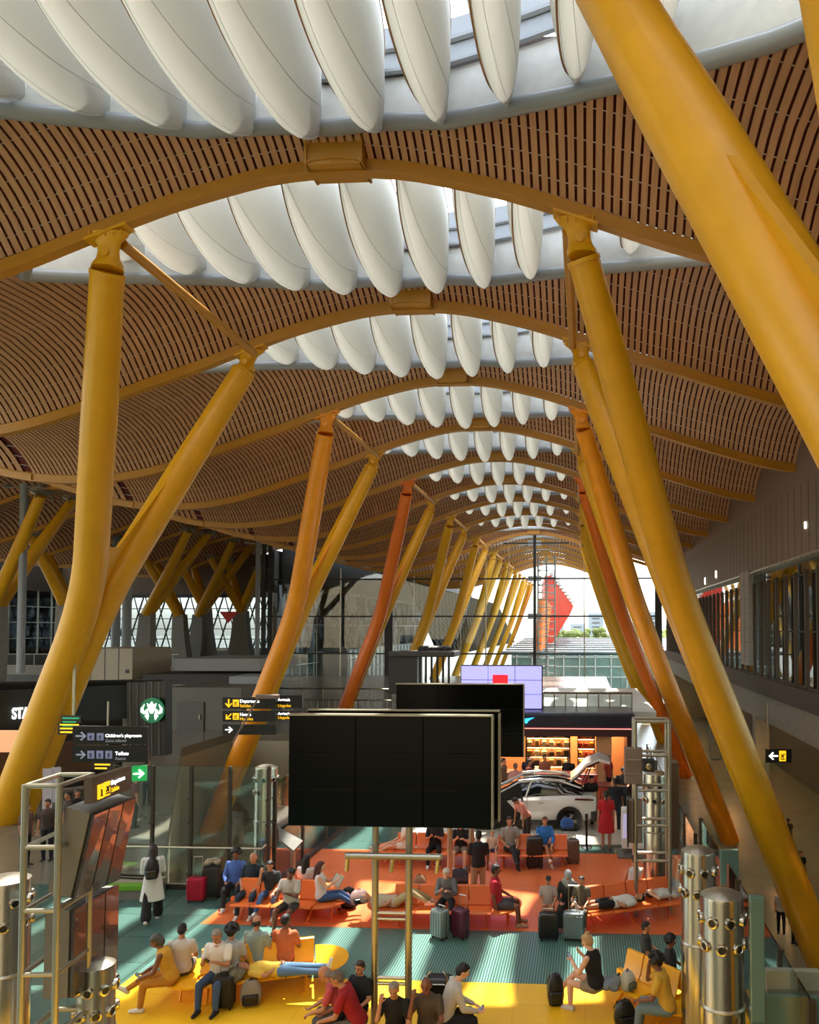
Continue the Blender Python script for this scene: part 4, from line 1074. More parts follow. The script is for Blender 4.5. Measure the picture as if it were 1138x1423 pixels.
g = MB(); g.box((0, 1.9, zn-.06), (xr-xl-.6, 2.8, .05)); g.build('ceiling_panel', mat('shop_ceiling_lamp', 'FFD8A0', .5, emis=9, ecol='FFC890'), root)
tag(root, 'open shop with navy fascia and warm lit shelves behind the car', 'shop')
rng = random.Random(11); items = []
def shelf_unit(label, x0, x1, D, rows, ncol, mcols, itemname, itemlab, h=2.2):
    a = sp(x0, 1050, D).x; b = sp(x1, 1050, D).x; w = b-a; r = empty('shelf_unit', ((a+b)/2, D, 0))
    for i in range(rows+1): g = MB(); g.box((0, 0, .25+(h-.25)*i/rows), (w, .35, .03)); g.build('shelf', mat('shelf_wood', '8A5A34', .5), r)
    g = MB(); g.box((0, .17, h/2), (w, .02, h)); g.build('back_panel', mat('shelf_back', 'B08458', .5), r); g = MB()
    for s_ in (-1, 1): g = MB(); g.box((s_*w/2, 0, h/2), (.04, .36, h)); g.build('side_panel', M_dark, r)
    tag(r, label, 'shelf')
    for i in range(1, rows+1): l = MB(); l.box((0, -.12, .25+(h-.25)*i/rows-.02), (w*.94, .04, .012)); l.build('light_strip', mat('shelf_light', 'FFD9A0', .5, emis=26, ecol='FFC888'), r)
    nn = 0
    for i in range(rows):
        for j in range(ncol):
            g = MB(); ww = w/ncol*rng.uniform(.55, .8); hh = (h-.25)/rows*rng.uniform(.5, .72); 
            if itemname == 'hat': g.lathe([(ww*.6, 0), (ww*.6, .015), (ww*.36, .02), (ww*.34, hh*.8), (ww*.2, hh)], n=12)
            else: g.bevbox((0, 0, hh/2), (ww, .2, hh), .03); g.tube([(-ww*.2, 0, hh), (-ww*.15, 0, hh+.07), (ww*.15, 0, hh+.07), (ww*.2, 0, hh)], .012, 5)
            o = g.build(itemname, mcols[rng.randrange(len(mcols))], loc=((a+b)/2-w/2+w*(j+.5)/ncol, D-.03, .265+(h-.25)*i/rows)); nn += 1
            tag(o, '%s, %s shelf up, %s from left' % (itemlab, ORD[i], ORD[j]), itemname, itemlab+'s in the shop')
cream = [mat('cream_goods', 'E8D2A8', .6), mat('tan_goods', 'B4824E', .6), mat('dark_goods', '4A3428', .6)]
redg = [mat('red_lit_goods', 'C83A1E', .6), mat('amber_lit_goods', 'E8902E', .6)]  # red-orange glow of the shelf is put into the goods' colours
shelf_unit('cream-goods shelf behind the car roof', 731, 792, 32.2, 5, 6, cream, 'handbag', 'small handbag on the cream-goods shelf')
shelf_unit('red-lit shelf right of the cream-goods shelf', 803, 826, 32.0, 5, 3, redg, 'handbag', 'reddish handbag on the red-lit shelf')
shelf_unit('low display rack, in the shop front', 744, 778, 29.2, 2, 4, [mat('grey_goods', '4A4A4C', .6), cream[2]], 'hat', 'dark soft hat on the low display rack', .95)
# cafe counters
def counter(label, x0, x1, ytop, D, m, dep=.7):
    a = at(x0, ytop, D=D); b = at(x1, ytop, D=D); r = empty('counter', ((a.x+b.x)/2, D, 0)); w = b.x-a.x
    g = MB(); g.bevbox((0, dep/2, a.z/2), (w, dep, a.z-.04), .02); g.build('front', m, r); g = MB(); g.bevbox((0, dep/2, a.z-.01), (w+.08, dep+.08, .05), .01); g.build('top', mat('dark_red_top', '6A1A1A', .3), r)
    g = MB()
    for i in range(1, 6): g.box((-w/2+w*i/6, -.01, a.z/2), (.02, .02, a.z-.1))
    g.build('joint', M_dark, r); return tag(r, label, 'counter')
M_cred = mat('red_counter_front', 'B8302E', .4)
counter('long red counter behind the car', 746, 830, 1076, 27.3, M_cred)
counter('low red counter right of the open tailgate', 826, 850, 1093, 26.6, mat('orange_red_counter', 'D0502E', .4))
counter('pale counter with round table behind the screens', 690, 712, 1074, 28.5, mat('pale_counter', 'C0AE9E', .5))
# upper gallery and railing over the shop
slab([(xl-3, 31.8), (xr+1.0, 31.8), (xr+1.0, 44), (xl-3, 44)], 2.55, 2.95, M_white, 'floor_gallery_shop')
rl = empty('gallery_railing', (0, 31.9, 2.95)); a = sp(755, 962, 31.9); b = sp(878, 962, 31.9); h = a.z-2.95
g = MB(); g.tube([(a.x, 0, h), (b.x, 0, h)], .035, 8); g.tube([(a.x, 0, h*.93), (b.x, 0, h*.93)], .02, 6); g.build('handrail', M_tube, rl)
g = MB()
for i in range(9): x = a.x+(b.x-a.x)*i/8; g = MB(); g.tube([(x, 0, 0), (x, 0, h)], .028, 6); g.build('baluster', M_tube, rl)
g = MB(); g.box(((a.x+b.x)/2, 0, h*.45), (b.x-a.x, .015, h*.8)); g.build('pane', M_glass, rl)
tag(rl, 'steel and glass gallery railing above the shop', 'railing')
# dark stair housing in front of the end glass
root = empty('lift_housing', (-12, 60, 0)); a = at(541, 912, D=60); b = at(580, 965, D=60); g = MB(); g.box((at(560, 900, D=60).x+12, 1, a.z/2+b.z/2), (b.x-a.x, 2, a.z-b.z)); g.build('cabin', mat('dark_brown_cabin', '3A3632', .5), root)
a = at(540, 905, D=60); b = at(632, 913, D=60); g = MB(); g.bevbox(((a.x+b.x)/2+12, 1.2, (a.z+b.z)/2), (b.x-a.x, 3, a.z-b.z), .1); g.build('roof', mat('dark_canopy', '45423C', .5), root)
g = MB()
for i in range(6): x = at(583+8*i, 930, D=60).x+12; g.tube([(x, .2, 0), (x, .2, a.z)], .09, 6)
for i in range(5):
    c = at(585+8*i, 908, D=60); g.lathe([(.5, 0), (.45, .3), (.2, .42)], (c.x+12, 1, a.z), 10)
g.build('column', M_dark, root); tag(root, 'dark canopy with slim columns and round vents before the end glass', 'canopy')
# bright upper level with balustrade left of the far screen
root = empty('upper_walkway', (-22, 62, 0)); a = at(395, 955, D=62); b = at(560, 955, D=62)
g = MB(); g.box(((a.x+b.x)/2+22, 0, a.z-3.4), (b.x-a.x, 3, .5)); g.build('deck', M_white, root)
g = MB()
for i in range(22): x = a.x+22+(b.x-a.x)*i/21; g.tube([(x, -1.4, a.z-3.2), (x, -1.4, a.z-(0 if i % 4 == 0 else .8))], .05, 5)
for z in (a.z, a.z-.9, a.z-1.7): g.tube([(a.x+22, -1.4, z), (b.x+22, -1.4, z)], .06, 5)
g.build('railing', M_tube, root); tag(root, 'white walkway with tube railing left of the big screens', 'walkway')

# ---- right tube frame with screens seen from behind
pR = at(905, 1000, D=17.5); frame_tower('steel tube frame holding boxy panels at right of the shop', pR.x, 17.6, .75, .6, pR.z, 0, 5, .045)
def slabpx(name, lab, cat, x0, y0, x1, y1, D, dep, m, **k):
    a = at(x0, y0, D=D); b = at(x1, y1, D=D); g = MB(); g.bevbox(((a.x+b.x)/2, D+dep/2, (a.z+b.z)/2), (b.x-a.x, dep, a.z-b.z), .02); o = g.build(name, m); tag(o, lab, cat); return o, a, b
o, a, b = slabpx('display_box', 'brown boxy display back hung on the right tube frame', 'display', 868, 1040, 893, 1090, 17.2, .25, M_brown)
g = MB()
for z in (.15, -.15): g.tube([((a.x+b.x)/2-.15, 17.15, (a.z+b.z)/2+z), ((a.x+b.x)/2+.15, 17.15, (a.z+b.z)/2+z)], .012, 5)
g.build('bracket', M_tube, o)
o, a, b = slabpx('display_box', 'lower brown display panel on the right tube frame', 'display', 872, 1112, 893, 1172, 17.3, .2, M_brown)
g = MB(); g.box((a.x, 17.3, (a.z+b.z)/2), (.03, .3, a.z-b.z+.1)); g.build('edge', M_blk, o)
o, a, b = slabpx('display_box', 'small dark box with a steel nozzle on the right tube frame', 'box', 893, 1056, 910, 1073, 17.0, .25, M_dark)
g = MB(); c = (a+b)/2; g.lathe([(.07, 0), (.07, .05), (.04, .06)], (c.x, 16.98, c.z), 14, Matrix.Rotation(PI/2, 3, 'X')); g.build('nozzle', M_chrome, o)
# greenish glass stair sides and pale box down in the right-hand void
M_gg = mat('sea_green_glass_panel', '5C746A', .12, var=.05, vscale=.6)
for i, (x0, y0, x1, y1, D, lab) in enumerate(((1041, 1245, 1062, 1423, 9.9, 'narrow grey-green upright panel at bottom right'), (1064, 1346, 1138, 1378, 10.6, 'pale horizontal box panel at the bottom right corner'), (1064, 1380, 1150, 1440, 10.5, 'grey-green wall panel in the bottom right corner'), (1000, 1180, 1026, 1230, 15.5, 'green glass landing side between the trunks at right'))):
    a = at(x0, y0, D=D); b = at(x1, y1, D=D); g = MB(); g.bevbox(((a.x+b.x)/2, D, (a.z+b.z)/2), (b.x-a.x, .12, a.z-b.z), .01); o = g.build('side_panel', (M_gg, mat('pale_grey_green', '8A8C7C', .5), M_gg, M_gg)[i]); tag(o, lab, 'panel')
    e_ = MB(); e_.box(((a.x+b.x)/2, D-.07, b.z+.02), (b.x-a.x, .03, .04)); e_.build('edge_strip', M_tube, o)
q = at(372, 968, D=25.5); g = MB(); g.bevbox(q, (.75, .3, .14), .03); o = g.build('spot_lamp', M_brown); tag(o, 'brown box spot lamp jutting out by the orange-yellow trunk', 'lamp'); g = MB(); g.tube([q+Vector((-.3, 0, 0)), q+Vector((-1.3, .2, -1.6))], .04, 6); g.build('arm', M_brown, o)
# slim reader stand left of screen
root = empty('info_desk', (at(405, 1168, D=18.3).x, 18.3, 0)); P = [at(388, 1150, D=18.6), at(421, 1168, D=18.3), at(408, 1182, D=17.9), at(388, 1166, D=18.1)]; P = [p-root.location for p in P]
panel(P, .06, 'tilted_top', mat('pale_metal_top', '5C5A50', .7), root); g = MB(); g.tube([(0, .1, 0), (0, .1, 1.0)], .06, 10); g.lathe([(.3, 0), (.3, .03)], (0, .1, 0), 20); g.build('stem', M_tube, root); tag(root, 'tilted metal reading panel beside the left steel air column', 'panel')
o, a, b = slabpx('exhibit_panel', 'white angled exhibit plinth beside the woman in the red dress', 'plinth', 864, 1126, 893, 1180, 21.8, .5, M_white)
g = MB(); g.box(((a.x+b.x)/2, 22, .03), (b.x-a.x+.25, .9, .06)); g.build('foot', M_grey, o); g = MB(); g.box((a.x+.14, 21.77, (a.z+b.z)/2+.1), (.2, .02, a.z-b.z-.4)); g.build('lavender_face', mat('lavender_panel', 'B8B4DC', .5, emis=.2), o)
slabpx('glass_cabinet', 'tall bronze cabinet between the frame and the right void', 'cabinet', 926, 1060, 944, 1180, 19.5, .5, mat('bronze_cabinet', '5E4A34', .4))
# retractable belt posts by the car
for i, (x, y, h) in enumerate(((731, 1173, .95), (815, 1178, .95))):
    p = at(x, y, Z=0); r = empty('belt_post', p); g = MB(); g.tube([(0, 0, .02), (0, 0, h)], .035, 12); g.build('pole', M_blk, r); g = MB(); g.lathe([(.17, 0), (.17, .015), (.1, .035), (.04, .05)], n=20); g.build('base', M_blk, r); g = MB(); g.lathe([(.045, h-.1), (.045, h+.02), (0, h+.04)], n=12); g.build('head', M_dark, r)
    tag(r, 'black belt post in front of the white car, %s one' % ('left', 'right')[i], 'belt post', 'belt posts round the car')

# ---- car on show
def car():
    pw = at(792, 1157, Z=0); Dn = pw.y; xr_ = at(830, 1130, D=Dn).x; root = empty('electric_car', (xr_-2.2, Dn+.92, .06))
    MW = mat('pearl_white_car_paint', 'D8D6D0', .2, coat=.8); MG = mat('black_car_glass', '0A0C0E', .06, spec=.8); MB_ = mat('black_car_trim', '101112', .35)
    L = 4.35; W = .92
    # stations: x from nose(-) to tail(+): lower z, shoulder z, half width, roof z
    st = [(-2.17, .35, .62, .66), (-2.05, .25, .78, .78), (-1.7, .22, .92, .88), (-1.1, .21, .98, .92), (-.4, .2, 1.0, .92), (.4, .2, 1.02, .92), (1.1, .21, 1.05, .92), (1.7, .25, 1.06, .88), (2.05, .32, 1.04, .8), (2.17, .42, .98, .72)]
    secs = []
    for x, z0, z1, w in st:
        secs.append([Vector((x, a*w*b_, z)) for a, b_, z in ((-1, .86, z0), (-1, .97, z0+.12), (-1, 1.0, z0+(z1-z0)*.5), (-1, .985, z1-.1), (-1, .9, z1), (-1, .5, z1+.03), (1, .5, z1+.03), (1, .9, z1), (1, .985, z1-.1), (1, 1.0, z0+(z1-z0)*.5), (1, .97, z0+.12), (1, .86, z0))])
    g = MB(); g.loft(secs); g.build('body', MW, root, 35)
    gh = [(-1.15, .98, 1.0, .80), (-.75, 1.0, 1.2, .78), (-.3, 1.0, 1.43, .72), (.3, 1.02, 1.5, .70), (.9, 1.02, 1.48, .69), (1.4, 1.04, 1.38, .68), (1.75, 1.05, 1.2, .70)]
    secs = []
    for x, z0, z1, w in gh: secs.append([Vector((x, a*w*b_, z)) for a, b_, z in ((-1, 1.12, z0), (-1, 1.03, z0+(z1-z0)*.55), (-1, .92, z1-.05), (-1, .6, z1), (1, .6, z1), (1, .92, z1-.05), (1, 1.03, z0+(z1-z0)*.55), (1, 1.12, z0))])
    g = MB(); g.loft(secs); g.build('glasshouse', MG, root, 35)
    g = MB()
    for s_ in (-1, 1):
        g.tube([(-1.1, s_*.88, 1.0), (-.7, s_*.80, 1.22), (-.25, s_*.70, 1.45), (.4, s_*.68, 1.53), (1.0, s_*.67, 1.5), (1.7, s_*.68, 1.27)], .028, 8)
        g.tube([(-.05, s_*.9, 1.02), (.12, s_*.72, 1.46)], .03, 6)
    g.build('roof_rail', MW, root, True)
    g = MB()
    for s_ in (-1, 1): g = MB(); g.tube([(-.3, s_*.72, 1.5), (.4, s_*.69, 1.56), (1.2, s_*.68, 1.5)], .02, 6); g.build('roof_bar', M_tube, root, True)
    # wheels and arches
    for wx in (-1.38, 1.33):
        for s_ in (-1, 1):
            R = Matrix.Rotation(PI/2*s_, 3, 'X')
            g = MB(); g.lathe([(.41, -.06), (.41, .02), (.36, .03), (0, .03)], (wx, s_*.90, .34), 32, R); g.build('wheel_arch', MB_, root)
            g = MB(); g.lathe([(.22, -.1), (.33, -.1), (.35, -.06), (.35, .06), (.33, .10), (.25, .105), (.24, .07)], (wx, s_*.86, .30), 36, R); wl = g.build('wheel', M_blk, root, True)
            q = MB(); q.lathe([(.245, .06), (.24, .1), (.225, .1), (.22, .06)], (wx, s_*.86, .30), 32, R)
            for k in range(5):
                a = 2*PI*k/5
                for da in (-.16, .16): q.tube([Vector((wx, s_*-.96, .30))*1 if False else Vector((wx+.04*math.cos(a), -s_*-.955 if False else s_*.955, .30+.04*math.sin(a))), Vector((wx+.235*math.cos(a+da), s_*.955, .30+.235*math.sin(a+da)))], .02, 6)
            q.lathe([(.05, .1), (.05, .12), (0, .125)], (wx, s_*.86, .30), 12, R); q.build('rim', M_tube, wl)
            q = MB(); q.lathe([(.22, .04), (0, .04)], (wx, s_*.86, .30), 24, R); q.build('brake_disc', M_dark, wl)
    g = MB(); 
    for s_ in (-1, 1): g = MB(); g.box((0, s_*.9, .24), (2.2, .06, .14)); g.build('sill', MB_, root)
    g = MB(); g.box((2.1, 0, .42), (.2, 1.6, .3)); g.build('rear_bumper', MB_, root)
    g = MB()
    for s_ in (-1, 1): g = MB(); g.tube([(2.08, s_*.75, .92), (1.95, s_*.86, .95), (1.5, s_*.915, .97)], .03, 6); g.build('tail_lamp', mat('dark_red_lamp', '5A1414', .2), root)
    # open tailgate
    tgm = MB(); T = [Vector((1.35, 0, 1.45)), Vector((1.55, 0, 1.62)), Vector((1.85, 0, 1.95)), Vector((2.25, 0, 2.12)), Vector((2.6, 0, 2.02))]
    secs = [[p+Vector((0, y, dz)) for y, dz in ((-.66, 0), (-.66, .08), (.66, .08), (.66, 0))] for p in T]
    tgm.loft(secs); tg = tgm.build('tailgate', MW, root, 30)
    g = MB(); secs = [[p+Vector((.02, y, dz)) for y, dz in ((-.6, -.06), (-.6, -.01), (.6, -.01), (.6, -.06))] for p in T[:4]]; g.loft(secs); g.build('lining', MB_, tg)
    g = MB()
    for s_ in (-1, 1): g.tube([(1.7, s_*.62, 1.1), (2.0, s_*.6, 1.9)], .018, 6)
    g.build('gas_strut', MB_, tg)
    g = MB(); g.prism([(1.45, 1.05), (2.1, 1.02), (2.12, .72), (1.5, .75)], -.6, .6, Matrix.Rotation(PI/2, 3, 'X')); g.build('boot_opening', mat('boot_lining', '181416', .8), root)
    # open front door with dark cabin opening
    g = MB(); g.add([Vector(p) for p in ((-1.12, -.945, .32), (-.22, -.945, .32), (-.12, -.945, .98), (-.2, -.80, 1.38), (-.7, -.86, 1.2), (-1.12, -.94, .98))], [(0,1,2,3,4,5)]); g.build('door_opening', mat('cabin_interior', '16120F', .8), root)
    g = MB(); P = [Vector((-1.12, -.96, .98)), Vector((-1.55, -1.78, .98)), Vector((-1.55, -1.78, .3)), Vector((-1.12, -.96, .3))]; d = panel(P, .07, 'front_door', MW, root)
    g = MB(); g.tube([(-1.12, -.96, .98), (-1.05, -.95, 1.15), (-1.3, -1.4, 1.38), (-1.52, -1.74, 1.3), (-1.55, -1.78, .98)], .025, 6); g.build('window_frame', MB_, d)
    g = MB(); g.bevbox((-.45, -.45, .62), (.5, .5, .18), .05); g.bevbox((-.2, -.45, .9), (.16, .48, .65), .05); g.build('seat', mat('tan_seat', 'A87A5A', .6), root)
    g = MB(); g.box((0, -.935, .78), (.02, .01, .5)); g.tube([(.35, -.95, .85), (.52, -.95, .86)], .018, 6); g.build('door_handle', M_tube, root)
    tag(root, 'white electric car with black roof, tailgate raised and front door open', 'car'); return root
CAR = car()
p = at(770, 1170, Z=0); g = MB(); g.prism([(-3.1, 22.75), (1.55, 22.75), (1.55, 27), (-5.6, 27), (-5.6, 22.75)], .006, .055); o = g.build('display_platform', mat('pale_display_floor', 'B8B4A6', .4)); tag(o, 'low pale platform under the white car', 'platform')
g = MB(); g.box((-2, 22.74, .03), (7.1, .02, .05)); g.build('edge_strip', M_tube, o)

# ================================================================== seats
M_perf = {}
def bench(label, p0, p1, n, m, mback, double=True, tables=(1, 1), group=None, zseat=.385, back=True):
    """back-to-back row; p0->p1 runs along the front seat edge on the floor plan, front faces the right-hand normal"""
    p0 = Vector((p0[0], p0[1], 0)); p1 = Vector((p1[0], p1[1], 0)); d = p1-p0; L = d.length; ang = math.atan2(d.y, d.x); w = L/n
    root = empty('double_bench' if double else 'bench', p0, ang)      # local x along the row, +y towards the back
    sides = [(1, 0)] + ([(-1, 1.24)] if double else [])
    for s_, off in sides:
        for i in range(n):
            c = w*(i+.5); g = MB(); secs = []
            for u, z in ((0, -.01), (.03, .015), (.12, .0), (.3, -.012), (.44, .0), (.48, .02)):
                y = off+s_*u; secs.append([Vector((c-w/2+.012, y, zseat+z)), Vector((c+w/2-.012, y, zseat+z)), Vector((c+w/2-.012, y, zseat+z-.022)), Vector((c-w/2+.012, y, zseat+z-.022))])
            g.loft(secs); g.build('seat', m, root, 40)
            if not back: continue
            g = MB(); secs = []
            for u, z in ((.45, .03), (.50, .12), (.545, .27), (.575, .385), (.60, .40)):
                y = off+s_*u; secs.append([Vector((c-w/2+.015, y, zseat+z)), Vector((c+w/2-.015, y, zseat+z)), Vector((c+w/2-.015, y+s_*.025, zseat+z)), Vector((c-w/2+.015, y+s_*.025, zseat+z))])
            g.loft(secs); g.build('backrest', mback, root, 40)
    yb = .62 if double else .3
    g = MB(); g.box((L/2, yb, zseat-.07), (L+.5, .1, .07)); g.build('beam', m, root)
    for x in ([.1, L-.1] if n < 3 else [.15, L/2, L-.15]):
        g = MB(); sp_ = .48 if double else .3
        for s_ in (-1, 1):
            g.tube([(x, yb+s_*.05, zseat-.1), (x, yb+s_*sp_*.55, .16), (x, yb+s_*sp_, .012)], .022, 8)
            g.tube([(x-.08, yb+s_*sp_, .012), (x+.08, yb+s_*sp_, .012)], .014, 6)
            g.tube([(x, yb, zseat-.08), (x, yb+s_*(sp_+.05), zseat-.03)], .02, 6)
        g.build('leg', m, root, True)
    for e, on in zip((-1, 1), tables):
        if not on: continue
        cx_ = -.02 if e < 0 else L+.02; poly = []
        for i in range(17):
            a = PI*i/16; poly.append((cx_+e*.58*math.sin(a), yb-(.62 if double else .3)*math.cos(a)*1.0))
        if e > 0: poly = poly
        g = MB(); g.prism(poly if e > 0 else poly[::-1], zseat-.03, zseat+.0); g.build('end_table', m, root, 30)
        g = MB(); g.tube([(cx_+e*.25, yb, zseat-.03), (cx_+e*.28, yb-.2, .01)], .02, 6); g.tube([(cx_+e*.25, yb, zseat-.03), (cx_+e*.28, yb+.2, .01)], .02, 6); g.build('table_leg', m, root)
    return tag(root, label, 'bench', group)
def fl(x, y, z=0): q = at(x, y, Z=z); return (q.x, q.y)
BY = 'yellow back-to-back benches'; BO = 'orange back-to-back benches'
bench('yellow metal bench row with round-ended tables at bottom left', fl(272, 1373, .385), fl(438, 1352, .385), 4, M_yel_s, M_yel_s, group=BY)
bench('yellow metal bench row angled towards the camera at bottom right', fl(838, 1363, .385), fl(912, 1401, .385), 3, M_yel_s, M_yel_s, group=BY, tables=(0, 1))
bench('low yellow seat row cut by the bottom picture edge', (-4.55, 10.95), (-1.75, 11.1), 5, M_yel_s, M_yel_s, double=False, group=BY, tables=(1, 1), back=False)
bench('orange bench row with the sleeping man in beige', fl(540, 1268, .385), fl(683, 1270, .385), 4, M_orange_s, M_orange_s, group=BO, tables=(1, 1))
bench('orange bench row at left with a packed row of travellers', fl(318, 1258, .385), fl(432, 1262, .385), 4, M_orange_s, M_orange_s, group=BO, tables=(0, 1))
bench('long orange bench row angled away at right', fl(822, 1272, .385), fl(946, 1255, .385), 4, M_orange_s, M_orange_s, group=BO, tables=(1, 0))
bench('orange bench row in front of the white car', fl(690, 1189, .385), fl(790, 1189, .385), 4, M_orange_s, M_orange_s, group=BO, tables=(0, 0))
bench('orange bench row half hidden behind the big screen', fl(545, 1186, .385), fl(655, 1188, .385), 4, M_orange_s, M_orange_s, group=BO, tables=(1, 0))

# ================================================================== luggage
def suitcase(label, p, rz, w, h, d, m, handle=.35, grp='upright suitcases on the floor', mark=None):
    root = empty('suitcase', (p[0], p[1], 0), rz); g = MB(); g.bevbox((0, 0, .05+h/2), (w, d, h), .04); b = g.build('shell', m, root, 40)
    g = MB()
    for i in range(5): g.bevbox((-w/2+w*(i+.5)/5, -d/2-.004, .05+h/2), (w/14, .012, h*.8), .004)
    g.build('ridge', m, b); g = MB(); g.tube([(-w/2-.004, 0, .09), (-w/2-.004, 0, h), (-w/2+.06, 0, h+.052), (w/2-.06, 0, h+.052), (w/2+.004, 0, h), (w/2+.004, 0, .09)], .006, 5); g.build('zip', M_blk, b)
    for sx in (-1, 1):
        for sy in (-1, 1):
            g = MB(); g.lathe([(.025, -.012), (.027, 0), (.025, .012)], (sx*(w/2-.05), sy*(d/2-.05), .027), 12, Matrix.Rotation(PI/2, 3, 'Y')); g.box((sx*(w/2-.05), sy*(d/2-.05), .05), (.03, .03, .03)); g.build('wheel', M_blk, root)
    g = MB(); hh = h+.05+handle
    for sx in (-1, 1): g.tube([(sx*w*.25, d*.3, h), (sx*w*.25, d*.3, hh)], .008, 6)
    g.tube([(-w*.25-.01, d*.3, hh), (w*.25+.01, d*.3, hh)], .014, 8); g.build('trolley_handle', M_tube, root, True)
    g = MB(); g.tube([(-.07, 0, h+.05), (-.06, 0, h+.085), (.06, 0, h+.085), (.07, 0, h+.05)], .01, 6); g.build('carry_handle', M_blk, root)
    return tag(root, label, 'suitcase', grp)
def backpack(label, p, rz, m, h=.45, w=.3, lean=0, z=0, name='backpack', grp=None, m2=None):
    root = empty(name, (p[0], p[1], z), rz); g = MB(); secs = []
    for u in (0, .08, .3, .6, .85, 1.0):
        k = math.sin(PI*min(1, .18+u*.75))**.5; secs.append([Vector((w/2*k*math.copysign(abs(math.cos(a))**.6, math.cos(a)), .11*k*math.copysign(abs(math.sin(a))**.7, math.sin(a))+lean*u, .01+u*h)) for a in [2*PI*i/16+.01 for i in range(16)]])
    g.loft(secs); g.build('bag', m, root, True); g = MB(); g.bevbox((0, -.11+lean*.3, h*.32), (w*.72, .08, h*.42), .03); g.build('front_pocket', m2 or m, root)
    g = MB()
    for s_ in (-1, 1): g.tube([(s_*.09, .09+lean*.9, h*.9), (s_*.11, .17+lean*.6, h*.6), (s_*.11, .12, h*.2)], .018, 6)
    g.tube([(-.04, 0+lean, h), (0, lean, h+.05), (.04, lean, h)], .01, 6); g.build('strap', M_blk, root, True)
    return tag(root, label, 'bag', grp)
def heap(label, p, z, m, r=.22, seed=1, name='jacket', cat='jacket', m2=None):
    rng = random.Random(seed); root = empty(name, (p[0], p[1], z)); g = MB()
    for i in range(9): g.ell((rng.uniform(-r, r)*.7, rng.uniform(-r, r)*.5, r*.25+rng.uniform(0, r*.35)), (r*rng.uniform(.3, .55), r*rng.uniform(.25, .45), r*rng.uniform(.15, .4)), 10, 7, Matrix.Rotation(rng.uniform(0, 3), 3, 'Z') @ Matrix.Rotation(rng.uniform(-.5, .5), 3, 'X'))
    o = g.build('cloth', m, root, True); md = o.modifiers.new('r', 'REMESH'); md.mode = 'VOXEL'; md.voxel_size = .016; md.use_smooth_shade = True; sm_ = o.modifiers.new('s', 'SMOOTH'); sm_.iterations = 3
    BAKE.append(o)
    g = MB(); g.tube([(-r*.6, -r*.3, r*.3), (0, -r*.4, r*.62), (r*.6, -r*.1, r*.4)], .016, 6); g.build('sleeve', m2 or m, root, True)
    return tag(root, label, cat)
BAKE = []
# ================================================================== people
def V(*a): return Vector(a)
SKIN = {'light': mat('light_skin', 'D9A584', .5), 'tan': mat('tan_skin', 'B57C58', .5), 'brown': mat('brown_skin', '7A4A32', .5), 'dark': mat('dark_brown_skin', '4A2C20', .5)}
def cm(c): return mat('cloth_'+c, c, .85, bump=.25, bscale=30)
def hm(c): return mat('hair_'+c, c, .55, bump=.4, bscale=70)
SIT = dict(hz=.485, u=(0, -.08, 1), fwd=(0, 1, 0), rl=((.16, 1, -.02), (.0, .12, -1)), ll=((-.16, 1, -.02), (.0, .12, -1)), ra=((.22, .3, -.95), (-.35, .85, -.35)), la=((-.22, .3, -.95), (.35, .85, -.35)), hd=(0, .1, 1), look=(0, 1, -.15))
def P_(base, **k): d = dict(base); d.update(k); return d
SITFWD = P_(SIT, u=(0, .42, .9), ra=((.1, .32, -.93), (-.32, .8, -.35)), la=((-.1, .32, -.93), (.32, .8, -.35)), hd=(0, .5, .86), look=(0, .8, -.6))
SITX = P_(SIT, rl=((-.12, 1, .22), (-.1, .62, -.72)), ll=((-.05, 1, -.02), (0, .0, -1)))
SITPHONE = P_(SIT, u=(0, .12, 1), ra=((.15, .45, -.85), (-.45, .7, .45)), la=((-.15, .45, -.85), (.45, .7, .45)), hd=(0, .4, .9), look=(0, .85, -.55))
SITCHIN = P_(SIT, u=(0, .25, 1), ra=((.1, .75, -.55), (-.15, -.1, 1)), hd=(0, .25, .95), look=(0, 1, -.25))
STAND = dict(hz=.9, u=(0, .02, 1), fwd=(0, 1, 0), rl=((.04, .04, -1), (.0, -.04, -1)), ll=((-.04, .02, -1), (0, -.05, -1)), ra=((.16, 0, -1), (.02, .15, -1)), la=((-.16, 0, -1), (-.02, .15, -1)), hd=(0, .05, 1), look=(0, 1, -.1))
WALK = P_(STAND, rl=((.04, .38, -1), (0, -.05, -1)), ll=((-.04, -.25, -1), (0, -.55, -1)), ra=((.14, .05, -1), (-.25, .9, -.3)), la=((-.14, .05, -1), (.25, .9, -.3)))
STANDHOLD = P_(STAND, ra=((.15, .15, -1), (-.5, .85, .1)), la=((-.15, .15, -1), (.5, .85, .1)), hd=(0, .25, 1), look=(0, 1, -.5))
LIE = dict(hz=.5, u=(0, -1, .04), fwd=(0, 0, 1), rl=((.08, 1, 0), (.0, 1, -.03)), ll=((-.06, 1, 0), (.0, 1, -.03)), ra=((.2, .85, -.1), (-.6, .6, .35)), la=((-.2, .85, -.1), (.6, .6, .35)), hd=(0, -1, .1), look=(0, .15, 1), foot=(0, .2, 1))
LIEBENT = P_(LIE, rl=((.05, .75, .66), (0, .6, -.8)), ll=((-.1, .8, .55), (0, .75, -.66)), foot=(0, 1, .1))
LIEUP = P_(LIE, rl=((.06, .02, 1), (0, .1, 1)), ll=((-.1, -.08, 1), (0, .12, 1)), foot=(0, -.6, .8), ra=((.8, -.5, .1), (-.5, -.6, .3)), la=((-.8, -.5, .1), (.5, -.6, .3)))
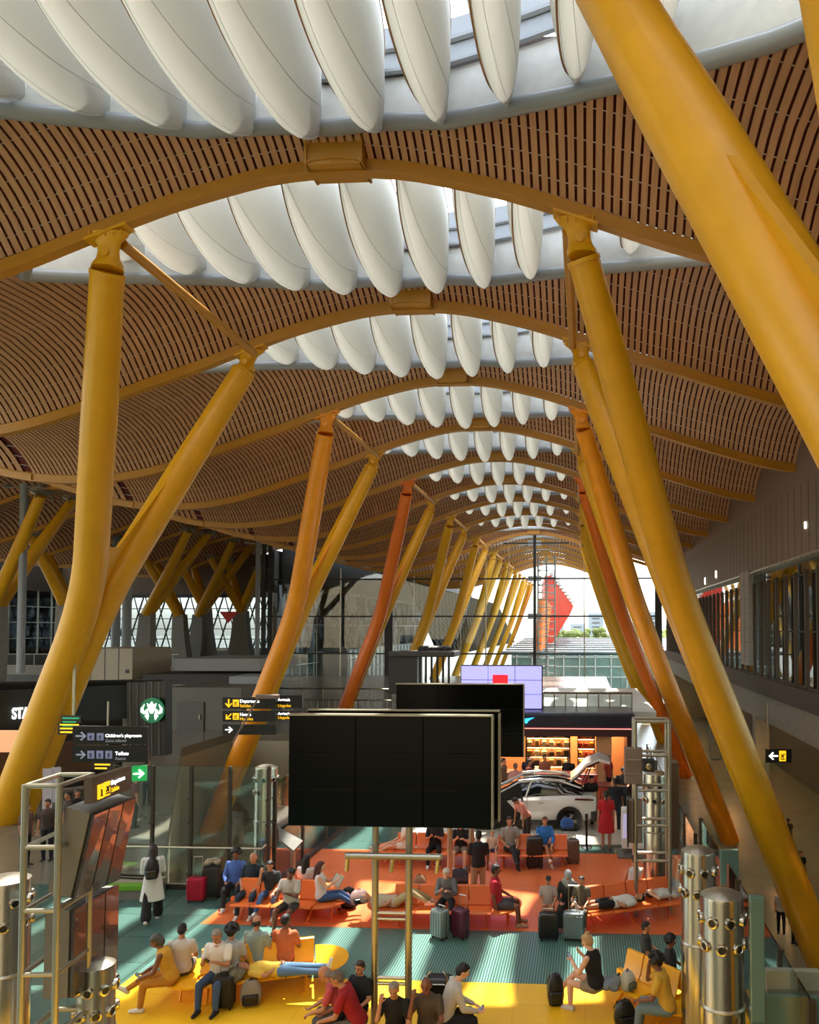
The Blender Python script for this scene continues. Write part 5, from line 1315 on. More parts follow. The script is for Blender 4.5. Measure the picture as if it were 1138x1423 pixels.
def person(hp, rz, label, pose, Ht=1.66, skin='light', hair=('short', '2A1C14'), top=('FFFFFF', 'short'), bot=('2E3A55', 'long'), shoe='E8E8E8', z0=0, zhead=None, group=None, face=False, far=False, hat=None, foots=None, D=None, slim=1.0):
    s = Ht/1.72; rz = math.radians(rz)
    p = pose; U = Vector(p['u']).normalized(); Fw = Vector(p['fwd']); Fw = (Fw-U*Fw.dot(U)).normalized(); R = Fw.cross(U).normalized(); B3 = Matrix((R, Fw, U)).transposed()
    hip = V(0, 0, p['hz'] if p['hz'] < .7 else p['hz']*s)
    sh = hip+U*.47*s; nb = hip+U*.545*s; HD = Vector(p['hd']).normalized(); hc = nb+HD*.145*s+Fw*.015*s
    body = MB(); k = slim
    # torso
    def tor(mb, g=0, low=True):
        rings = []
        for u_, rx, ry, fy in ((-.09, .10, .075, 0), (-.04, .155, .115, -.01), (.05, .165, .118, -.01), (.17, .14, .10, 0), (.30, .158, .112, .005), (.41, .178, .112, .0), (.48, .165, .088, -.005), (.52, .10, .065, 0), (.555, .056, .056, 0)):
            if not low and u_ < -.06: continue
            c = hip+U*u_*s+Fw*fy*s; rings.append([c+(R*math.cos(a)*(rx*k+g)+Fw*math.sin(a)*(ry*k+g))*s for a in [2*PI*i/16 for i in range(16)]])
        mb.loft(rings)
    tor(body); body.cap(nb-U*.04*s, hc-HD*.06*s, .056*s, .05*s)
    look = Vector(p['look']); look = (look-HD*look.dot(HD)).normalized(); hr = look.cross(HD).normalized(); H3 = Matrix((hr, look, HD)).transposed()
    def hp_(x, y, z): return hc+(hr*x+look*y+HD*z)*s
    body.ell(hp_(0, -.005, .02), (.074*s, .092*s, .098*s), 18, 12, H3); body.ell(hp_(0, .028, -.05), (.052*s, .055*s, .062*s), 14, 9, H3)
    body.cap(hp_(0, .088, .01), hp_(0, .108, -.022), .010*s, .015*s, 8)
    for e in (-1, 1): body.ell(hp_(e*.076, -.008, -.008), (.012*s, .02*s, .03*s), 8, 6, H3); body.ell(hp_(e*.03, .083, -.052), (.02*s, .012*s, .012*s), 8, 6, H3)
    J = {}
    for side, key in ((1, 'r'), (-1, 'l')):
        a1, a2 = [Vector(v).normalized() for v in p[key+'a']]; S = sh+R*side*.175*s*k; El = S+a1*.285*s; Wr = El+a2*.245*s
        body.cap(S, El, .05*s*k, .04*s*k); body.cap(El, Wr, .04*s*k, .028*s)
        # hand: palm, four fingers, thumb
        f = a2; side_v = R*side; pn = f.cross(side_v); pn = pn.normalized() if pn.length > .1 else f.orthogonal().normalized(); sv = pn.cross(f).normalized()
        pc = Wr+f*.05*s; HM = Matrix((sv, f, pn)).transposed(); body.ell(pc, (.04*s, .05*s, .018*s), 12, 8, HM)
        for q, (dx, ln) in enumerate(((-.028, .062), (-.01, .074), (.009, .07), (.027, .055))):
            b0 = Wr+f*.082*s+sv*dx*s; b1 = b0+(f*.6-pn*.35*1).normalized()*ln*.5*s; b2 = b1+(f*.25-pn*.9).normalized()*ln*.5*s
            body.cap(b0, b1, .0105*s, .0095*s, 8); body.cap(b1, b2, .0095*s, .008*s, 8)
        tb = Wr+f*.03*s-sv*side*.03*s; body.cap(tb, tb+(f*.6-sv*side*.7-pn*.3).normalized()*.035*s, .013*s, .011*s, 8); body.cap(tb+(f*.6-sv*side*.7-pn*.3).normalized()*.035*s, tb+(f*.95-sv*side*.8-pn*.6).normalized()*.062*s, .011*s, .009*s, 8)
        l1, l2 = [Vector(v).normalized() for v in p[key+'l']]; Hj = hip+R*side*.085*s*k-U*.02*s; Kn = Hj+l1*.42*s; An = Kn+l2*.40*s
        if p['hz'] < .7 and p.get('foot') is None and l2.z < -.9:   # feet rest on the floor
            An.z = max(An.z, .075*s)
        body.cap(Hj, Kn, .082*s*k, .055*s*k); body.cap(Kn, Kn.lerp(An, .35), .054*s*k, .055*s*k); body.cap(Kn.lerp(An, .35), An, .055*s*k, .036*s)
        fd = Vector(p['foot']) if p.get('foot') else V(l2.x*.2, 1, 0)
        if p.get('foot') is None: fd = fd - l2*fd.dot(l2)*.75; 
        fd.normalize(); J[key] = (S, El, Wr, Hj, Kn, An, fd, l2)
        body.cap(An-fd*.035*s+l2*.03*s, An+fd*.13*s+l2*.05*s, .033*s, .026*s)
    world = None
    Rz = Matrix.Rotation(rz, 3, 'Z'); hw = Rz @ hc
    if D is not None: q = at(hp[0], hp[1], D=D)
    else: q = at(hp[0], hp[1], Z=z0+hc.z)
    loc = V(q.x-hw.x, q.y-hw.y, z0)
    root = empty('person', loc, rz)
    vs = .0135 if far else .0095
    def fin(mb, name, m, v=None, it=2, parent=root):
        o = mb.build(name, m, parent, True); md = o.modifiers.new('r', 'REMESH'); md.mode = 'VOXEL'; md.voxel_size = v or vs; md.use_smooth_shade = True
        sm_ = o.modifiers.new('s', 'SMOOTH'); sm_.iterations = it; sm_.factor = .5; BAKE.append(o); return o
    fin(body, 'body', SKIN[skin], None, 2)
    # shirt
    if top:
        t = MB(); tor(t, .016, False) if top[1] != 'dress' else tor(t, .02, False)
        for key in 'rl':
            S, El, Wr = J[key][:3]
            if top[1] in ('short', 'dress'): t.cap(S, S.lerp(El, .62), .066*s*k, .064*s*k)
            if top[1] == 'long' or (top[1] == 'dress' and len(top) > 2): t.cap(S, El, .066*s*k, .053*s*k); t.cap(El, El.lerp(Wr, .9), .053*s*k, .04*s)
            if top[1] == 'none': t.cap(S-(S-sh)*.12, S, .05*s, .05*s)
        if top[1] == 'dress':
            rr = []
            for u_, rx in ((.2, .15), (.05, .19), (-.15, .22), (-.42, .26)): rr.append([hip+U*u_*s+(R*math.cos(a)*rx+Fw*math.sin(a)*rx*.72)*s for a in [2*PI*i/18 for i in range(18)]])
            t.loft(rr)
        sh_o = fin(t, 'shirt' if top[1] != 'dress' else 'dress', cm(top[0]), .015, 3)
        if top[1] in ('short', 'long') and not far:
            c = MB(); c.tube([nb-U*.012*s+(R*math.cos(a)*.072+Fw*(math.sin(a)*.07+.008)-U*.02*max(0, math.sin(a)))*s for a in [2*PI*i/12 for i in range(12)]], .012*s, 6, closed=True); c.build('collar', cm(top[2] if len(top) > 2 else top[0]), sh_o, True)
    if bot:
        t = MB(); rings = []
        for u_, rx, ry in ((-.09, .12, .09), (-.04, .17, .13), (.05, .178, .13), (.1, .162, .118)): rings.append([hip+U*u_*s+(R*math.cos(a)*rx*k+Fw*(math.sin(a)*ry*k-.01))*s for a in [2*PI*i/16 for i in range(16)]])
        t.loft(rings)
        for key in 'rl':
            Hj, Kn, An = J[key][3:6]
            if bot[1] == 'short': t.cap(Hj, Hj.lerp(Kn, .72), .10*s*k, .082*s*k)
            elif bot[1] == 'brief': t.cap(Hj, Hj.lerp(Kn, .4), .098*s*k, .088*s*k)
            elif bot[1] == 'wide': t.cap(Hj, Kn, .10*s, .095*s); t.cap(Kn, Kn.lerp(An, .85), .095*s, .115*s)
            else: t.cap(Hj, Kn, .097*s*k, .068*s*k); t.cap(Kn, Kn.lerp(An, .93), .067*s*k, .052*s)
        fin(t, 'trousers' if bot[1] in ('long', 'wide') else 'shorts', cm(bot[0]), .015, 3)
    if shoe:
        for key in 'rl':
            An, fd, l2 = J[key][5:8]; dn = l2 if p.get('foot') is None else (l2-fd*l2.dot(fd)).normalized(); 
            if dn.length < .1: dn = V(0, 0, -1)
            t = MB(); t.cap(An-fd*.04*s+dn*.035*s, An+fd*.15*s+dn*.05*s, .045*s, .034*s); t.cap(An-fd*.01*s, An+fd*.05*s+dn*.03*s, .045*s, .04*s); so_ = fin(t, 'shoe', mat('shoe_'+shoe, shoe, .6), .012, 1)
    # hair
    st, hcol = hair; hmt = hm(hcol); t = MB()
    if st != 'none':
        if st in ('short', 'long', 'bun', 'pony', 'curly', 'messy'):
            t.ell(hp_(0, -.02, .04), (.083*s, .088*s, .088*s), 16, 10, H3); t.ell(hp_(0, -.05, .0), (.078*s, .06*s, .085*s), 14, 9, H3); t.ell(hp_(0, .035, .085), (.06*s, .045*s, .03*s), 12, 7, H3)
        if st == 'balding': 
            for e in (-1, 1): t.ell(hp_(e*.058, -.035, -.012), (.026*s, .062*s, .05*s), 12, 8, H3)
            t.ell(hp_(0, -.068, -.012), (.066*s, .036*s, .056*s), 14, 8, H3)
        if st == 'long':
            t.cap(hp_(0, -.06, .0), hp_(0, -.10, -.26), .085*s, .06*s)
            for e in (-1, 1): t.cap(hp_(e*.065, -.01, .02), hp_(e*.075, -.03, -.18), .028*s, .03*s)
        if st == 'bun': t.ell(hp_(0, -.06, .125), (.04*s, .04*s, .036*s), 12, 8, H3)
        if st == 'pony': t.cap(hp_(0, -.10, .03), hp_(0, -.15, -.16), .035*s, .02*s)
        if st in ('curly',):
            rg = random.Random(4)
            for i in range(60):
                th = rg.uniform(0, 2*PI); ph = rg.uniform(-.25, 1.4); v_ = V(math.cos(th)*math.cos(ph), math.sin(th)*math.cos(ph)*.95-.15, math.sin(ph)); v_ = v_*.115
                if v_.y > .06 and v_.z < .05: continue
                t.ell(hp_(v_.x, v_.y, v_.z+.03), (.034*s,)*3, 8, 6)
        if st == 'hood':
            t.ell(hp_(0, -.02, .02), (.098*s, .112*s, .125*s), 16, 10, H3); t.cap(hp_(0, -.03, -.06), nb-U*.05*s, .085*s, .13*s); t.cap(nb+R*.07*s, nb-R*.07*s-U*.02*s, .09*s, .09*s)
        if st == 'cap':
            t.ell(hp_(0, -.015, .05), (.086*s, .098*s, .075*s), 16, 9, H3); t.ell(hp_(0, .10, .045), (.07*s, .06*s, .010*s), 14, 6, H3)
        if st == 'bucket': t.ell(hp_(0, -.02, .05), (.09*s, .10*s, .085*s), 16, 9, H3); t.ell(hp_(0, -.05, -.03), (.085*s, .085*s, .10*s), 14, 8, H3)
        fin(t, 'hood' if st == 'hood' else ('cap' if st in ('cap', 'bucket') else 'hair'), hmt, .010, 1)
        if st == 'cap':
            t = MB(); t.ell(hp_(0, -.05, -.005), (.074*s, .05*s, .06*s), 12, 8, H3); t.build('hair', hm('20160F'), root, True)
    if face:
        for e in (-1, 1):
            t = MB(); t.ell(hp_(e*.029, .080, .012), (.011*s, .008*s, .006*s), 8, 6, H3); t.build('eye', mat('dark_eye', '1A120E', .2), root)
            t = MB(); t.tube([hp_(e*.014, .091, .032), hp_(e*.03, .088, .037), hp_(e*.045, .076, .03)], .004*s, 5); t.build('eyebrow', hmt, root)
        t = MB(); t.tube([hp_(-.02, .083, -.052), hp_(0, .09, -.05), hp_(.02, .083, -.052)], .005*s, 5); t.build('mouth', mat('lips', 'A05A4C', .5), root)
    tag(root, label, 'person', group); root['j'] = 0; del root['j']
    hands = [root.location + Rz @ (J[k_][2]+Vector(p[k_+'a'][1]).normalized()*.09*s) for k_ in 'rl']
    return root, hands
M_phone = mat('dark_phone', '101216', .15)
def phone(h, label, rz=0):
    g = MB(); g.bevbox((0, 0, 0), (.075, .012, .15), .004); o = g.build('phone', M_phone, loc=h); o.rotation_euler = (-.8, 0, rz)
    s_ = MB(); s_.box((0, -.0065, 0), (.066, .001, .13)); s_.build('screen', mat('phone_screen', '6A7480', .1, emis=.3), o); tag(o, label, 'phone')

# --- bottom left yellow bench
r, h = person((217, 1308), 105, 'person in yellow sleeveless top and mustard trousers on the round table end', P_(SITFWD, rl=((.1, 1, .1), (.0, .75, -.5)), u=(0, .3, .95)), skin='brown', hair=('bucket', '4A443C'), top=('C9952A', 'none'), bot=('B87A1E', 'long'), shoe='D8D4CC')
phone((h[0]+h[1])/2, 'small phone held by the person in the yellow sleeveless top', 1.8)
person((253, 1292), 20, 'man in plain white t-shirt seen from behind beside the person in mustard', P_(SIT, hd=(0, .3, 1)), skin='tan', hair=('short', '1C1410'), top=('C8C0B4', 'short'), bot=('4A4A44', 'short'))
r, h = person((301, 1301), 180, 'grey-haired man in white polo shirt and jeans facing the camera on the yellow bench', SITPHONE, 1.72, 'tan', ('short', '8A7A6C'), ('E4DCCC', 'short', 'A8382A'), ('3C5270', 'long'), '1A1A1A', face=True)
phone((h[0]+h[1])/2, 'phone in the hands of the man in the white polo', 3.1)
person((322, 1294), 0, 'person with big curly dark hair and grey top seen from behind', SIT, skin='tan', hair=('curly', '120D0A'), top=('A8A8A4', 'short'), bot=('333333', 'long'))
person((357, 1281), -5, 'balding man in grey-green shirt seen from behind above the yellow backrests', SIT, skin='tan', hair=('balding', '1E1814'), top=('8E9A90', 'short'), bot=('333333', 'long'))
person((397, 1279), 0, 'man in terracotta orange t-shirt seen from behind above the yellow backrests', SIT, skin='brown', hair=('short', '17110D'), top=('B8623A', 'short'), bot=('333333', 'long'))
person((337, 1344), -84, 'person in yellow patterned shirt and jeans lying asleep along the yellow bench', P_(LIE, hz=.5), 1.6, 'tan', ('short', '1C130E'), ('D8B040', 'short'), ('5A7A9A', 'long'), 'E8E4DC')
# --- bottom centre
person((451, 1353), 98, 'man in pink-red shirt leaning forward behind the man in the red polo', SITFWD, 1.7, 'tan', ('balding', '8A8078'), ('B84A4A', 'short'), ('5A5A50', 'long'), face=True)
person((468, 1360), 95, 'grey-haired man in dark red polo leaning forward at bottom centre', SITFWD, 1.78, 'tan', ('short', '6A5A4C'), ('9A1418', 'short'), ('6A6450', 'short'), face=True)
person((500, 1345), 160, 'boy in black t-shirt behind the man in the dark red polo', P_(SIT, hz=.55), 1.5, 'tan', ('short', '3A2416'), ('141416', 'short'), ('222222', 'long'), face=True)
person((547, 1376), 180, 'short grey-haired person in black t-shirt between the two posts, hand at mouth', SITCHIN, 1.66, 'tan', ('short', '8E8070'), ('141212', 'short'), ('222222', 'long'), face=True)
person((592, 1370), 178, 'bald man in dark brown t-shirt with hand at chin beside a black pushchair frame', SITCHIN, 1.7, 'brown', ('balding', '2A201A'), ('4E4034', 'short'), ('222222', 'long'), face=True)
r, h = person((643, 1350), -70, 'dark-haired man in pale shirt with strap reading his phone at bottom centre', P_(SITFWD, u=(0, .35, .93)), 1.78, 'light', ('short', '120E0C'), ('BDB5A6', 'long'), ('1C1A18', 'long'), '1A1A1A')
phone((h[0]+h[1])/2, 'phone read by the man in the pale shirt at bottom centre', -1.2)
# --- bottom right bench
r, h = person((816, 1308), 62, 'blonde woman with bun, black vest and shorts, legs crossed on the right yellow bench', P_(SITX, u=(0, .15, 1), ra=((.15, .4, -.85), (-.3, .6, .65)), la=((-.15, .45, -.85), (.45, .7, .45)), hd=(0, .4, .9), look=(0, .85, -.55)), 1.74, 'light', ('bun', 'B08A5A'), ('1A1614', 'none'), ('8A7A60', 'brief'), 'C8BFB0', face=True)
phone(h[1], 'phone held by the blonde woman in the black vest', .8)
r, h = person((911, 1336), 75, 'person with thick black hair and yellow shirt on the right yellow bench', SITCHIN, 1.74, 'brown', ('curly', '0E0B0A'), ('C89A2E', 'short'), ('6A7A78', 'long'), '4A4640')
person((898, 1337), -100, 'dark-haired person seen behind the right yellow backrests', SIT, 1.4, D=14.0, skin='tan', hair=('short', '17110E'), top=('3A3A3A', 'short'), bot=('333333', 'long'))
person((932, 1345), -100, 'person with black hair low behind the far end of the right yellow bench', SIT, 1.4, 'brown', ('curly', '100C0A'), ('2A2A2A', 'short'), ('333333', 'long'), D=13.4)
# --- left orange row
person((328, 1187), 190, 'curly-haired person in blue jacket at the left end of the orange row', SIT, 1.66, 'brown', ('curly', '120E0C'), ('4A66A8', 'long'), ('22242A', 'long'))
person((352, 1192), 185, 'bald man in dark navy shirt slouched in the orange row', P_(SIT, u=(0, -.25, 1)), 1.74, 'tan', ('none', '222222'), ('14202C', 'short'), ('2A3644', 'long'), 'E4E0D8')
person((375, 1203), 188, 'dark-clothed person resting head on hand, with jeans and white trainers', P_(SITCHIN, rl=((.1, 1, .15), (.2, .6, -.8))), 1.62, 'tan', ('messy', '1A1410'), ('2A2C2C', 'short'), ('3C5A84', 'long'), 'E4E0D8')
person((404, 1214), 175, 'bearded man in pale grey t-shirt and shorts at the right of the orange row', P_(SITPHONE, hd=(-.3, .3, .9)), 1.74, 'brown', ('short', '14100E'), ('B4ACA0', 'short'), ('3A342E', 'short'), '9A7A60')
person((426, 1195), -10, 'woman with long black hair and white top seen from behind', SIT, 1.6, 'tan', ('long', '14100E'), ('C4BEB6', 'short'), ('333333', 'long'))
person((446, 1204), -75, 'woman with long auburn hair and white top reading, jeans stretched to the right', P_(SIT, ra=((.2, .6, -.7), (-.3, .8, .5)), la=((-.2, .6, -.7), (.3, .8, .5)), rl=((.1, 1, .1), (0, .8, -.5)), ll=((-.1, 1, .1), (0, .8, -.5))), 1.62, 'light', ('long', '4A1E12'), ('D8D0C8', 'none'), ('34507A', 'long'), '1E1E22')
# --- middle orange bench
person((508, 1248), -88, 'man in beige clothes lying asleep on his side on the orange bench', P_(LIEBENT, hz=.5, rl=((.05, .85, .5), (0, .85, -.5)), ll=((-.1, .9, .4), (0, .85, -.4))), 1.66, 'tan', ('short', '8A8076'), ('B0A088', 'short'), ('A8946A', 'long'), 'D8B8A0')
person((620, 1224), 180, 'elderly white-haired person in grey cardigan reading behind two suitcases', P_(SITPHONE, u=(0, .3, .95)), 1.62, 'light', ('short', 'C8C0B0'), ('6A6A6C', 'long'), ('26262A', 'long'), '2A2A2A', D=16.6)
r, h = person((665, 1161), 8, 'person in black t-shirt and khaki trousers standing with back to the camera', P_(STAND, hd=(0, .25, 1)), 1.68, 'brown', ('short', '120E0C'), ('121214', 'short'), ('8A7458', 'long'), '3A342E')
person((689, 1209), -85, 'man in red polo and grey shorts sitting on the orange bench end', P_(SIT, u=(0, -.12, 1), ra=((.1, -.1, -1), (0, .3, -.95))), 1.74, 'brown', ('short', '14100E'), ('B01E2A', 'short'), ('4A4850', 'short'), 'A88A70')
person((789, 1225), 178, 'person in grey head scarf and dark coat sitting behind two suitcases', P_(SIT, u=(0, .2, 1)), 1.52, D=16.65, skin='tan', hair=('hood', '9A9C9A'), top=('2E302C', 'long'), bot=('2A2C2A', 'wide'), shoe='8A7A6A')
person((762, 1232), 180, 'child with dark cap and patterned top beside the person in the grey scarf', P_(SIT, hz=.47, rl=((.1, 1, -.1), (0, 0, -1)), ll=((-.1, 1, -.1), (0, 0, -1))), 1.3, 'tan', ('cap', '1A1A1E'), ('A89890', 'short'), ('B87A5A', 'short'), 'C8A890', D=16.6)
person((808, 1234), 172, 'dark-haired child in brown patterned clothes right of the person in the grey scarf', P_(SIT, hz=.47), 1.32, 'tan', ('short', '1C1410'), ('5A5040', 'short'), ('4E4436', 'long'), 'A08A78', D=16.6)
# --- right orange bench
person((889, 1247), 109, 'person in white t-shirt and black shorts lying on the right orange bench', LIE, 1.62, 'tan', ('short', '15100D'), ('D0CCC4', 'short'), ('17171B', 'short'), 'D8B0A0')
person((903, 1241), -72, 'person with dark hair lying with bare legs raised against the steel column', LIEUP, 1.48, 'light', ('messy', '120E0C'), ('C8C4BC', 'short'), ('A0A8AC', 'short'), None)
person((882, 1205), 15, 'person in dark cap and white top seen from behind the right orange backrests', SIT, 1.66, 'tan', ('cap', '141216'), ('C8C4C0', 'none'), ('333333', 'long'), D=17.6)
# --- far orange bench by the car
person((708, 1141), 200, 'man in grey t-shirt with legs crossed in front of the white car', P_(SITX, u=(0, -.15, 1)), 1.72, 'tan', ('short', '2A1C14'), ('9A9890', 'short'), ('2A2C30', 'long'), '2A2420')
person((757, 1141), 195, 'person in bright blue top with bare legs crossed in front of the car wheel', P_(SITX, u=(0, .05, 1)), 1.66, 'tan', ('short', '5A3A24'), ('2E78C8', 'long'), ('1C1C22', 'short'), 'E0D8D0')
person((684, 1158), 190, 'small child in pale sleeveless top on the bench beside the man in grey', P_(SIT, hz=.47), 1.05, 'light', ('short', 'B08A5A'), ('D0B8A0', 'none'), ('2A3A5A', 'short'))
person((604, 1143), 185, 'person in black t-shirt whose head is hidden by the big screen', SITPHONE, 1.66, 'tan', ('long', '17110E'), ('141416', 'short'), ('17171B', 'long'))
person((640, 1146), 182, 'person in black t-shirt seated right of a screen post, hands together', SITPHONE, 1.66, 'light', ('short', '2A1C14'), ('161618', 'short'), ('8A7A68', 'short'))
person((563, 1139), 100, 'person with bare stretched legs half hidden under the big screen', P_(SIT, rl=((.1, 1, .1), (0, .9, -.45)), ll=((-.1, 1, .05), (0, .9, -.5))), 1.68, 'light', ('long', '8A6A40'), ('E4DCD0', 'short'), ('E8E4DC', 'brief'), 'D0B8A0')
# --- round the car
person((842, 1104), 5, 'woman in red dress standing with back to the camera by the tailgate', STAND, 1.68, 'tan', ('pony', '1C120E'), ('B01A20', 'dress'), None, '7A5A4A')
person((822, 1100), -160, 'dark-clothed man leaning at the open tailgate', P_(STAND, u=(0, .3, 1), hd=(0, .4, 1)), 1.72, 'tan', ('short', '120E0C'), ('1A1616', 'short'), ('1A1A1C', 'long'), '1A1A1A', far=True, D=24.8)
person((855, 1100), 10, 'dark navy clothed person standing between the red dress and the plinth', STAND, 1.68, 'brown', ('short', '120E0C'), ('171A24', 'short'), ('1A1C24', 'long'), 'D8D4CC', far=True, D=24.4)
person((866, 1086), 200, 'person in striped dark top holding a bag near the brown displays', STANDHOLD, 1.7, 'tan', ('cap', '1A1416'), ('3A3A3E', 'short'), ('1A1A1C', 'long'), '1A1A1A', far=True, D=26.2)
person((716, 1106), 130, 'person in salmon pink shirt leaning into the open car door', P_(STAND, u=(0, .55, .8), hd=(0, .8, .6)), 1.6, 'tan', ('short', '2A1C14'), ('D88A78', 'short'), ('3A2E2A', 'long'), far=True, D=22.55)
person((716, 1071), 10, 'person in pale pink t-shirt standing behind the white car roof', STAND, 1.66, 'tan', ('short', '6A4A38'), ('C08078', 'short'), ('5A4A44', 'long'), far=True, D=27.0)
for i, (x, y, c, c2, lab) in enumerate(((790, 1076, '241C1C', '3A2A24', 'dark-clothed shopper behind the red counter'), (734, 1046, '26202A', '1A1A22', 'person in dark blue standing in the shop doorway beside the screen'), (757, 1078, 'A86A50', '6A2A22', 'customer in brown-pink behind the red counter'), (846, 1078, 'A83A2A', '2A1A18', 'person in red top at the right end of the shop'), (700, 1085, '7A5A4A', '2A2422', 'customer in brown by the pale counter'), (736, 1090, '8A3A30', '2A2020', 'customer in dark red left of the red counter'))):
    person((x, y), 170+20*i, lab, STAND if i != 1 else STANDHOLD, 1.66, 'tan', ('short', '1E1612'), (c, 'short'), (c2, 'long'), '222222', far=True, D=(28.6, 28.8, 28.9, 28.8, 28.0, 27.9)[i])
# --- walkers and left crowd
r, h = person((213, 1180), 25, 'woman in long white shirt and wide black trousers walking with a black backpack', P_(WALK, ra=((.14, .2, -1), (-.3, .9, .3)), la=((-.14, .2, -1), (.3, .9, .3))), 1.68, 'tan', ('long', '2A1A14'), ('CFCBC2', 'dress', 'CFCBC2'), ('101010', 'wide'), 'D8D4CE')
WOM = r
person((318, 1033), -40, 'dark-clothed person walking far back beside the yellow trunk', WALK, 1.7, 'brown', ('short', '120E0C'), ('171618', 'long'), ('141416', 'long'), '141414', far=True, D=47.5)
for i, (x, y, D, c, lab) in enumerate(((95, 1085, 21.5, '3A2A22', 'person in brown seated in the dim left area under the monitors'), (66, 1118, 20.5, '4A3A34', 'person in dim brown patterned clothes behind the left tube frame'), (108, 1098, 21.8, '1E1C20', 'dark-clothed person beside the seated one at left'), (38, 1112, 20, '6A4A40', 'person in reddish clothes at the far left behind the column'), (189, 1098, 24, '5A2A26', 'person in dark red behind the exit sign'), (205, 1080, 27, '3A3A3A', 'grey-clothed person standing beyond the exit sign'))):
    person((x, y), 150+40*i, lab, STAND, 1.68, 'tan', ('short', '17110E'), (c, 'short'), ('1E1E22', 'long'), '222222', far=True, D=D)
for i, (x, y, D, c, lab) in enumerate(((1098, 1062, 37, '1A1A1E', 'black-clothed person in the queue below the right gallery, farthest'), (1112, 1078, 35, '141416', 'black-clothed broad person below the right gallery sign'), (1100, 1092, 33, '7A6A60', 'person in grey-beige top below the right gallery'), (1122, 1100, 31, '1C1614', 'dark-clothed person next to the concrete pillar below'), (1104, 1120, 29, '6A3A30', 'person in reddish brown low beside the big yellow trunk'), (1084, 1128, 30, 'B8B0A8', 'person in white shirt left of the reddish one below the gallery'), (1094, 1048, 41, '2A2422', 'small dark figure just under the gallery sign'))):
    person((x, y), 160+35*i, lab, STAND, 1.7, 'tan', ('short', '17110E'), (c, 'short'), ('1A1A1E', 'long'), '222222', z0=-5.2, far=True, D=D)

# ================================================================== luggage in place
M_cs_blk = mat('black_suitcase', '131315', .35); M_red_s = mat('crimson_suitcase', 'A81230', .4); M_sil = mat('silver_grey_suitcase', '7E8A88', .3); M_pur = mat('plum_suitcase', '5A1E34', .4); M_gry = mat('blue_grey_suitcase', '6A7478', .35)
suitcase('crimson suitcase standing alone behind the orange row', fl(273, 1253), .1, .40, .52, .24, M_red_s, .45)
suitcase('black suitcase between the knees of the man in the white polo', fl(311, 1402), .15, .34, .52, .24, M_cs_blk, .1)
suitcase('silver-grey suitcase in front of the elderly reader', fl(611, 1304), -.6, .36, .55, .24, M_sil, .05)
suitcase('plum suitcase right of the silver-grey one', fl(640, 1303), -.6, .34, .55, .24, M_pur, .25)
suitcase('black ribbed suitcase in front of the child with the cap', fl(762, 1306), .05, .40, .5, .25, M_cs_blk, .05)
suitcase('blue-grey ribbed suitcase in front of the person in the grey scarf', fl(797, 1306), -.05, .42, .52, .25, M_gry, .5)
suitcase('tall black suitcase standing before the far orange bench', fl(743, 1207), .1, .42, .78, .28, M_cs_blk, .05)
suitcase('striped brown suitcase beside the bare-legged person in blue', fl(796, 1200), .2, .34, .6, .25, mat('brown_stripe_case', '6A5448', .4), .1)
suitcase('black suitcase at the left end of the orange row', fl(293, 1248), .3, .42, .7, .26, M_cs_blk, .15)
suitcase('burgundy suitcase at the right end of the left orange row', fl(432, 1262), 0, .26, .58, .2, mat('burgundy_case', '7A1A22', .4), .05)
backpack('blue round bag resting on the striped suitcase', fl(788, 1184), .2, mat('blue_bag', '2A5AA0', .6), .3, .4, z=.66)
backpack('dark backpack on top of the black suitcase at left', fl(309, 1246), .3, mat('dark_patterned_bag', '2A2624', .8), .55, .42, z=.0)
heap('cream jacket draped over the luggage at left', fl(294, 1246), .72, mat('cream_cloth', 'A89C84', .9), .2, 3)
backpack('grey and black striped backpack on the floor by the sleeping jeans wearer', fl(349, 1396), .3, mat('grey_backpack', '8E867A', .8), .42, .36, lean=-.05, m2=M_cs_blk)
heap('khaki folded jacket on the yellow bench beside the sleeper', fl(322, 1364, .385), .39, mat('khaki_cloth', '6A6248', .9), .24, 5)
backpack('black backpack on the floor left of the blonde woman', fl(772, 1396), .2, M_cs_blk, .5, .3)
backpack('black backpack on the floor before the person in the yellow shirt', fl(868, 1428), .3, M_cs_blk, .42, .36)
heap('grey crumpled jacket on the right yellow bench', fl(851, 1374, .385), .39, mat('grey_cloth', '7A8084', .9), .25, 7)
backpack('black and white patterned tote on the right yellow bench', fl(872, 1376, .385), .8, mat('white_pattern_bag', 'B8B4A0', .8), .3, .26, z=.39, name='tote_bag', m2=mat('olive_pattern', '5A5E48', .8))
backpack('pink and black backpack on the orange table end', fl(500, 1256, .385), .5, mat('pink_grey_bag', '9A7A74', .7), .26, .42, lean=.1, z=.385, m2=M_cs_blk)
backpack('black bag beside the pink backpack', fl(484, 1262), .2, M_cs_blk, .45, .4)
backpack('light patterned bag on the far side of the orange bench', fl(583, 1236, .385), 0, mat('tan_bag', '8A6A4A', .7), .3, .3, z=.39, m2=mat('blue_pattern', '8AA0B0', .7))
backpack('navy holdall lying behind the white-haired reader', fl(640, 1226), 0, mat('navy_bag', '1A2234', .7), .32, .7, name='holdall')
backpack('black rucksack by the legs of the standing person in black', fl(652, 1226), 0, M_cs_blk, .4, .3)
heap('pair of orange-brown sandals and shoes under the orange table', fl(478, 1268), 0, mat('brown_leather', '7A3A24', .6), .14, 9, 'shoes', 'shoes')
q = at(433, 1225, Z=.6)
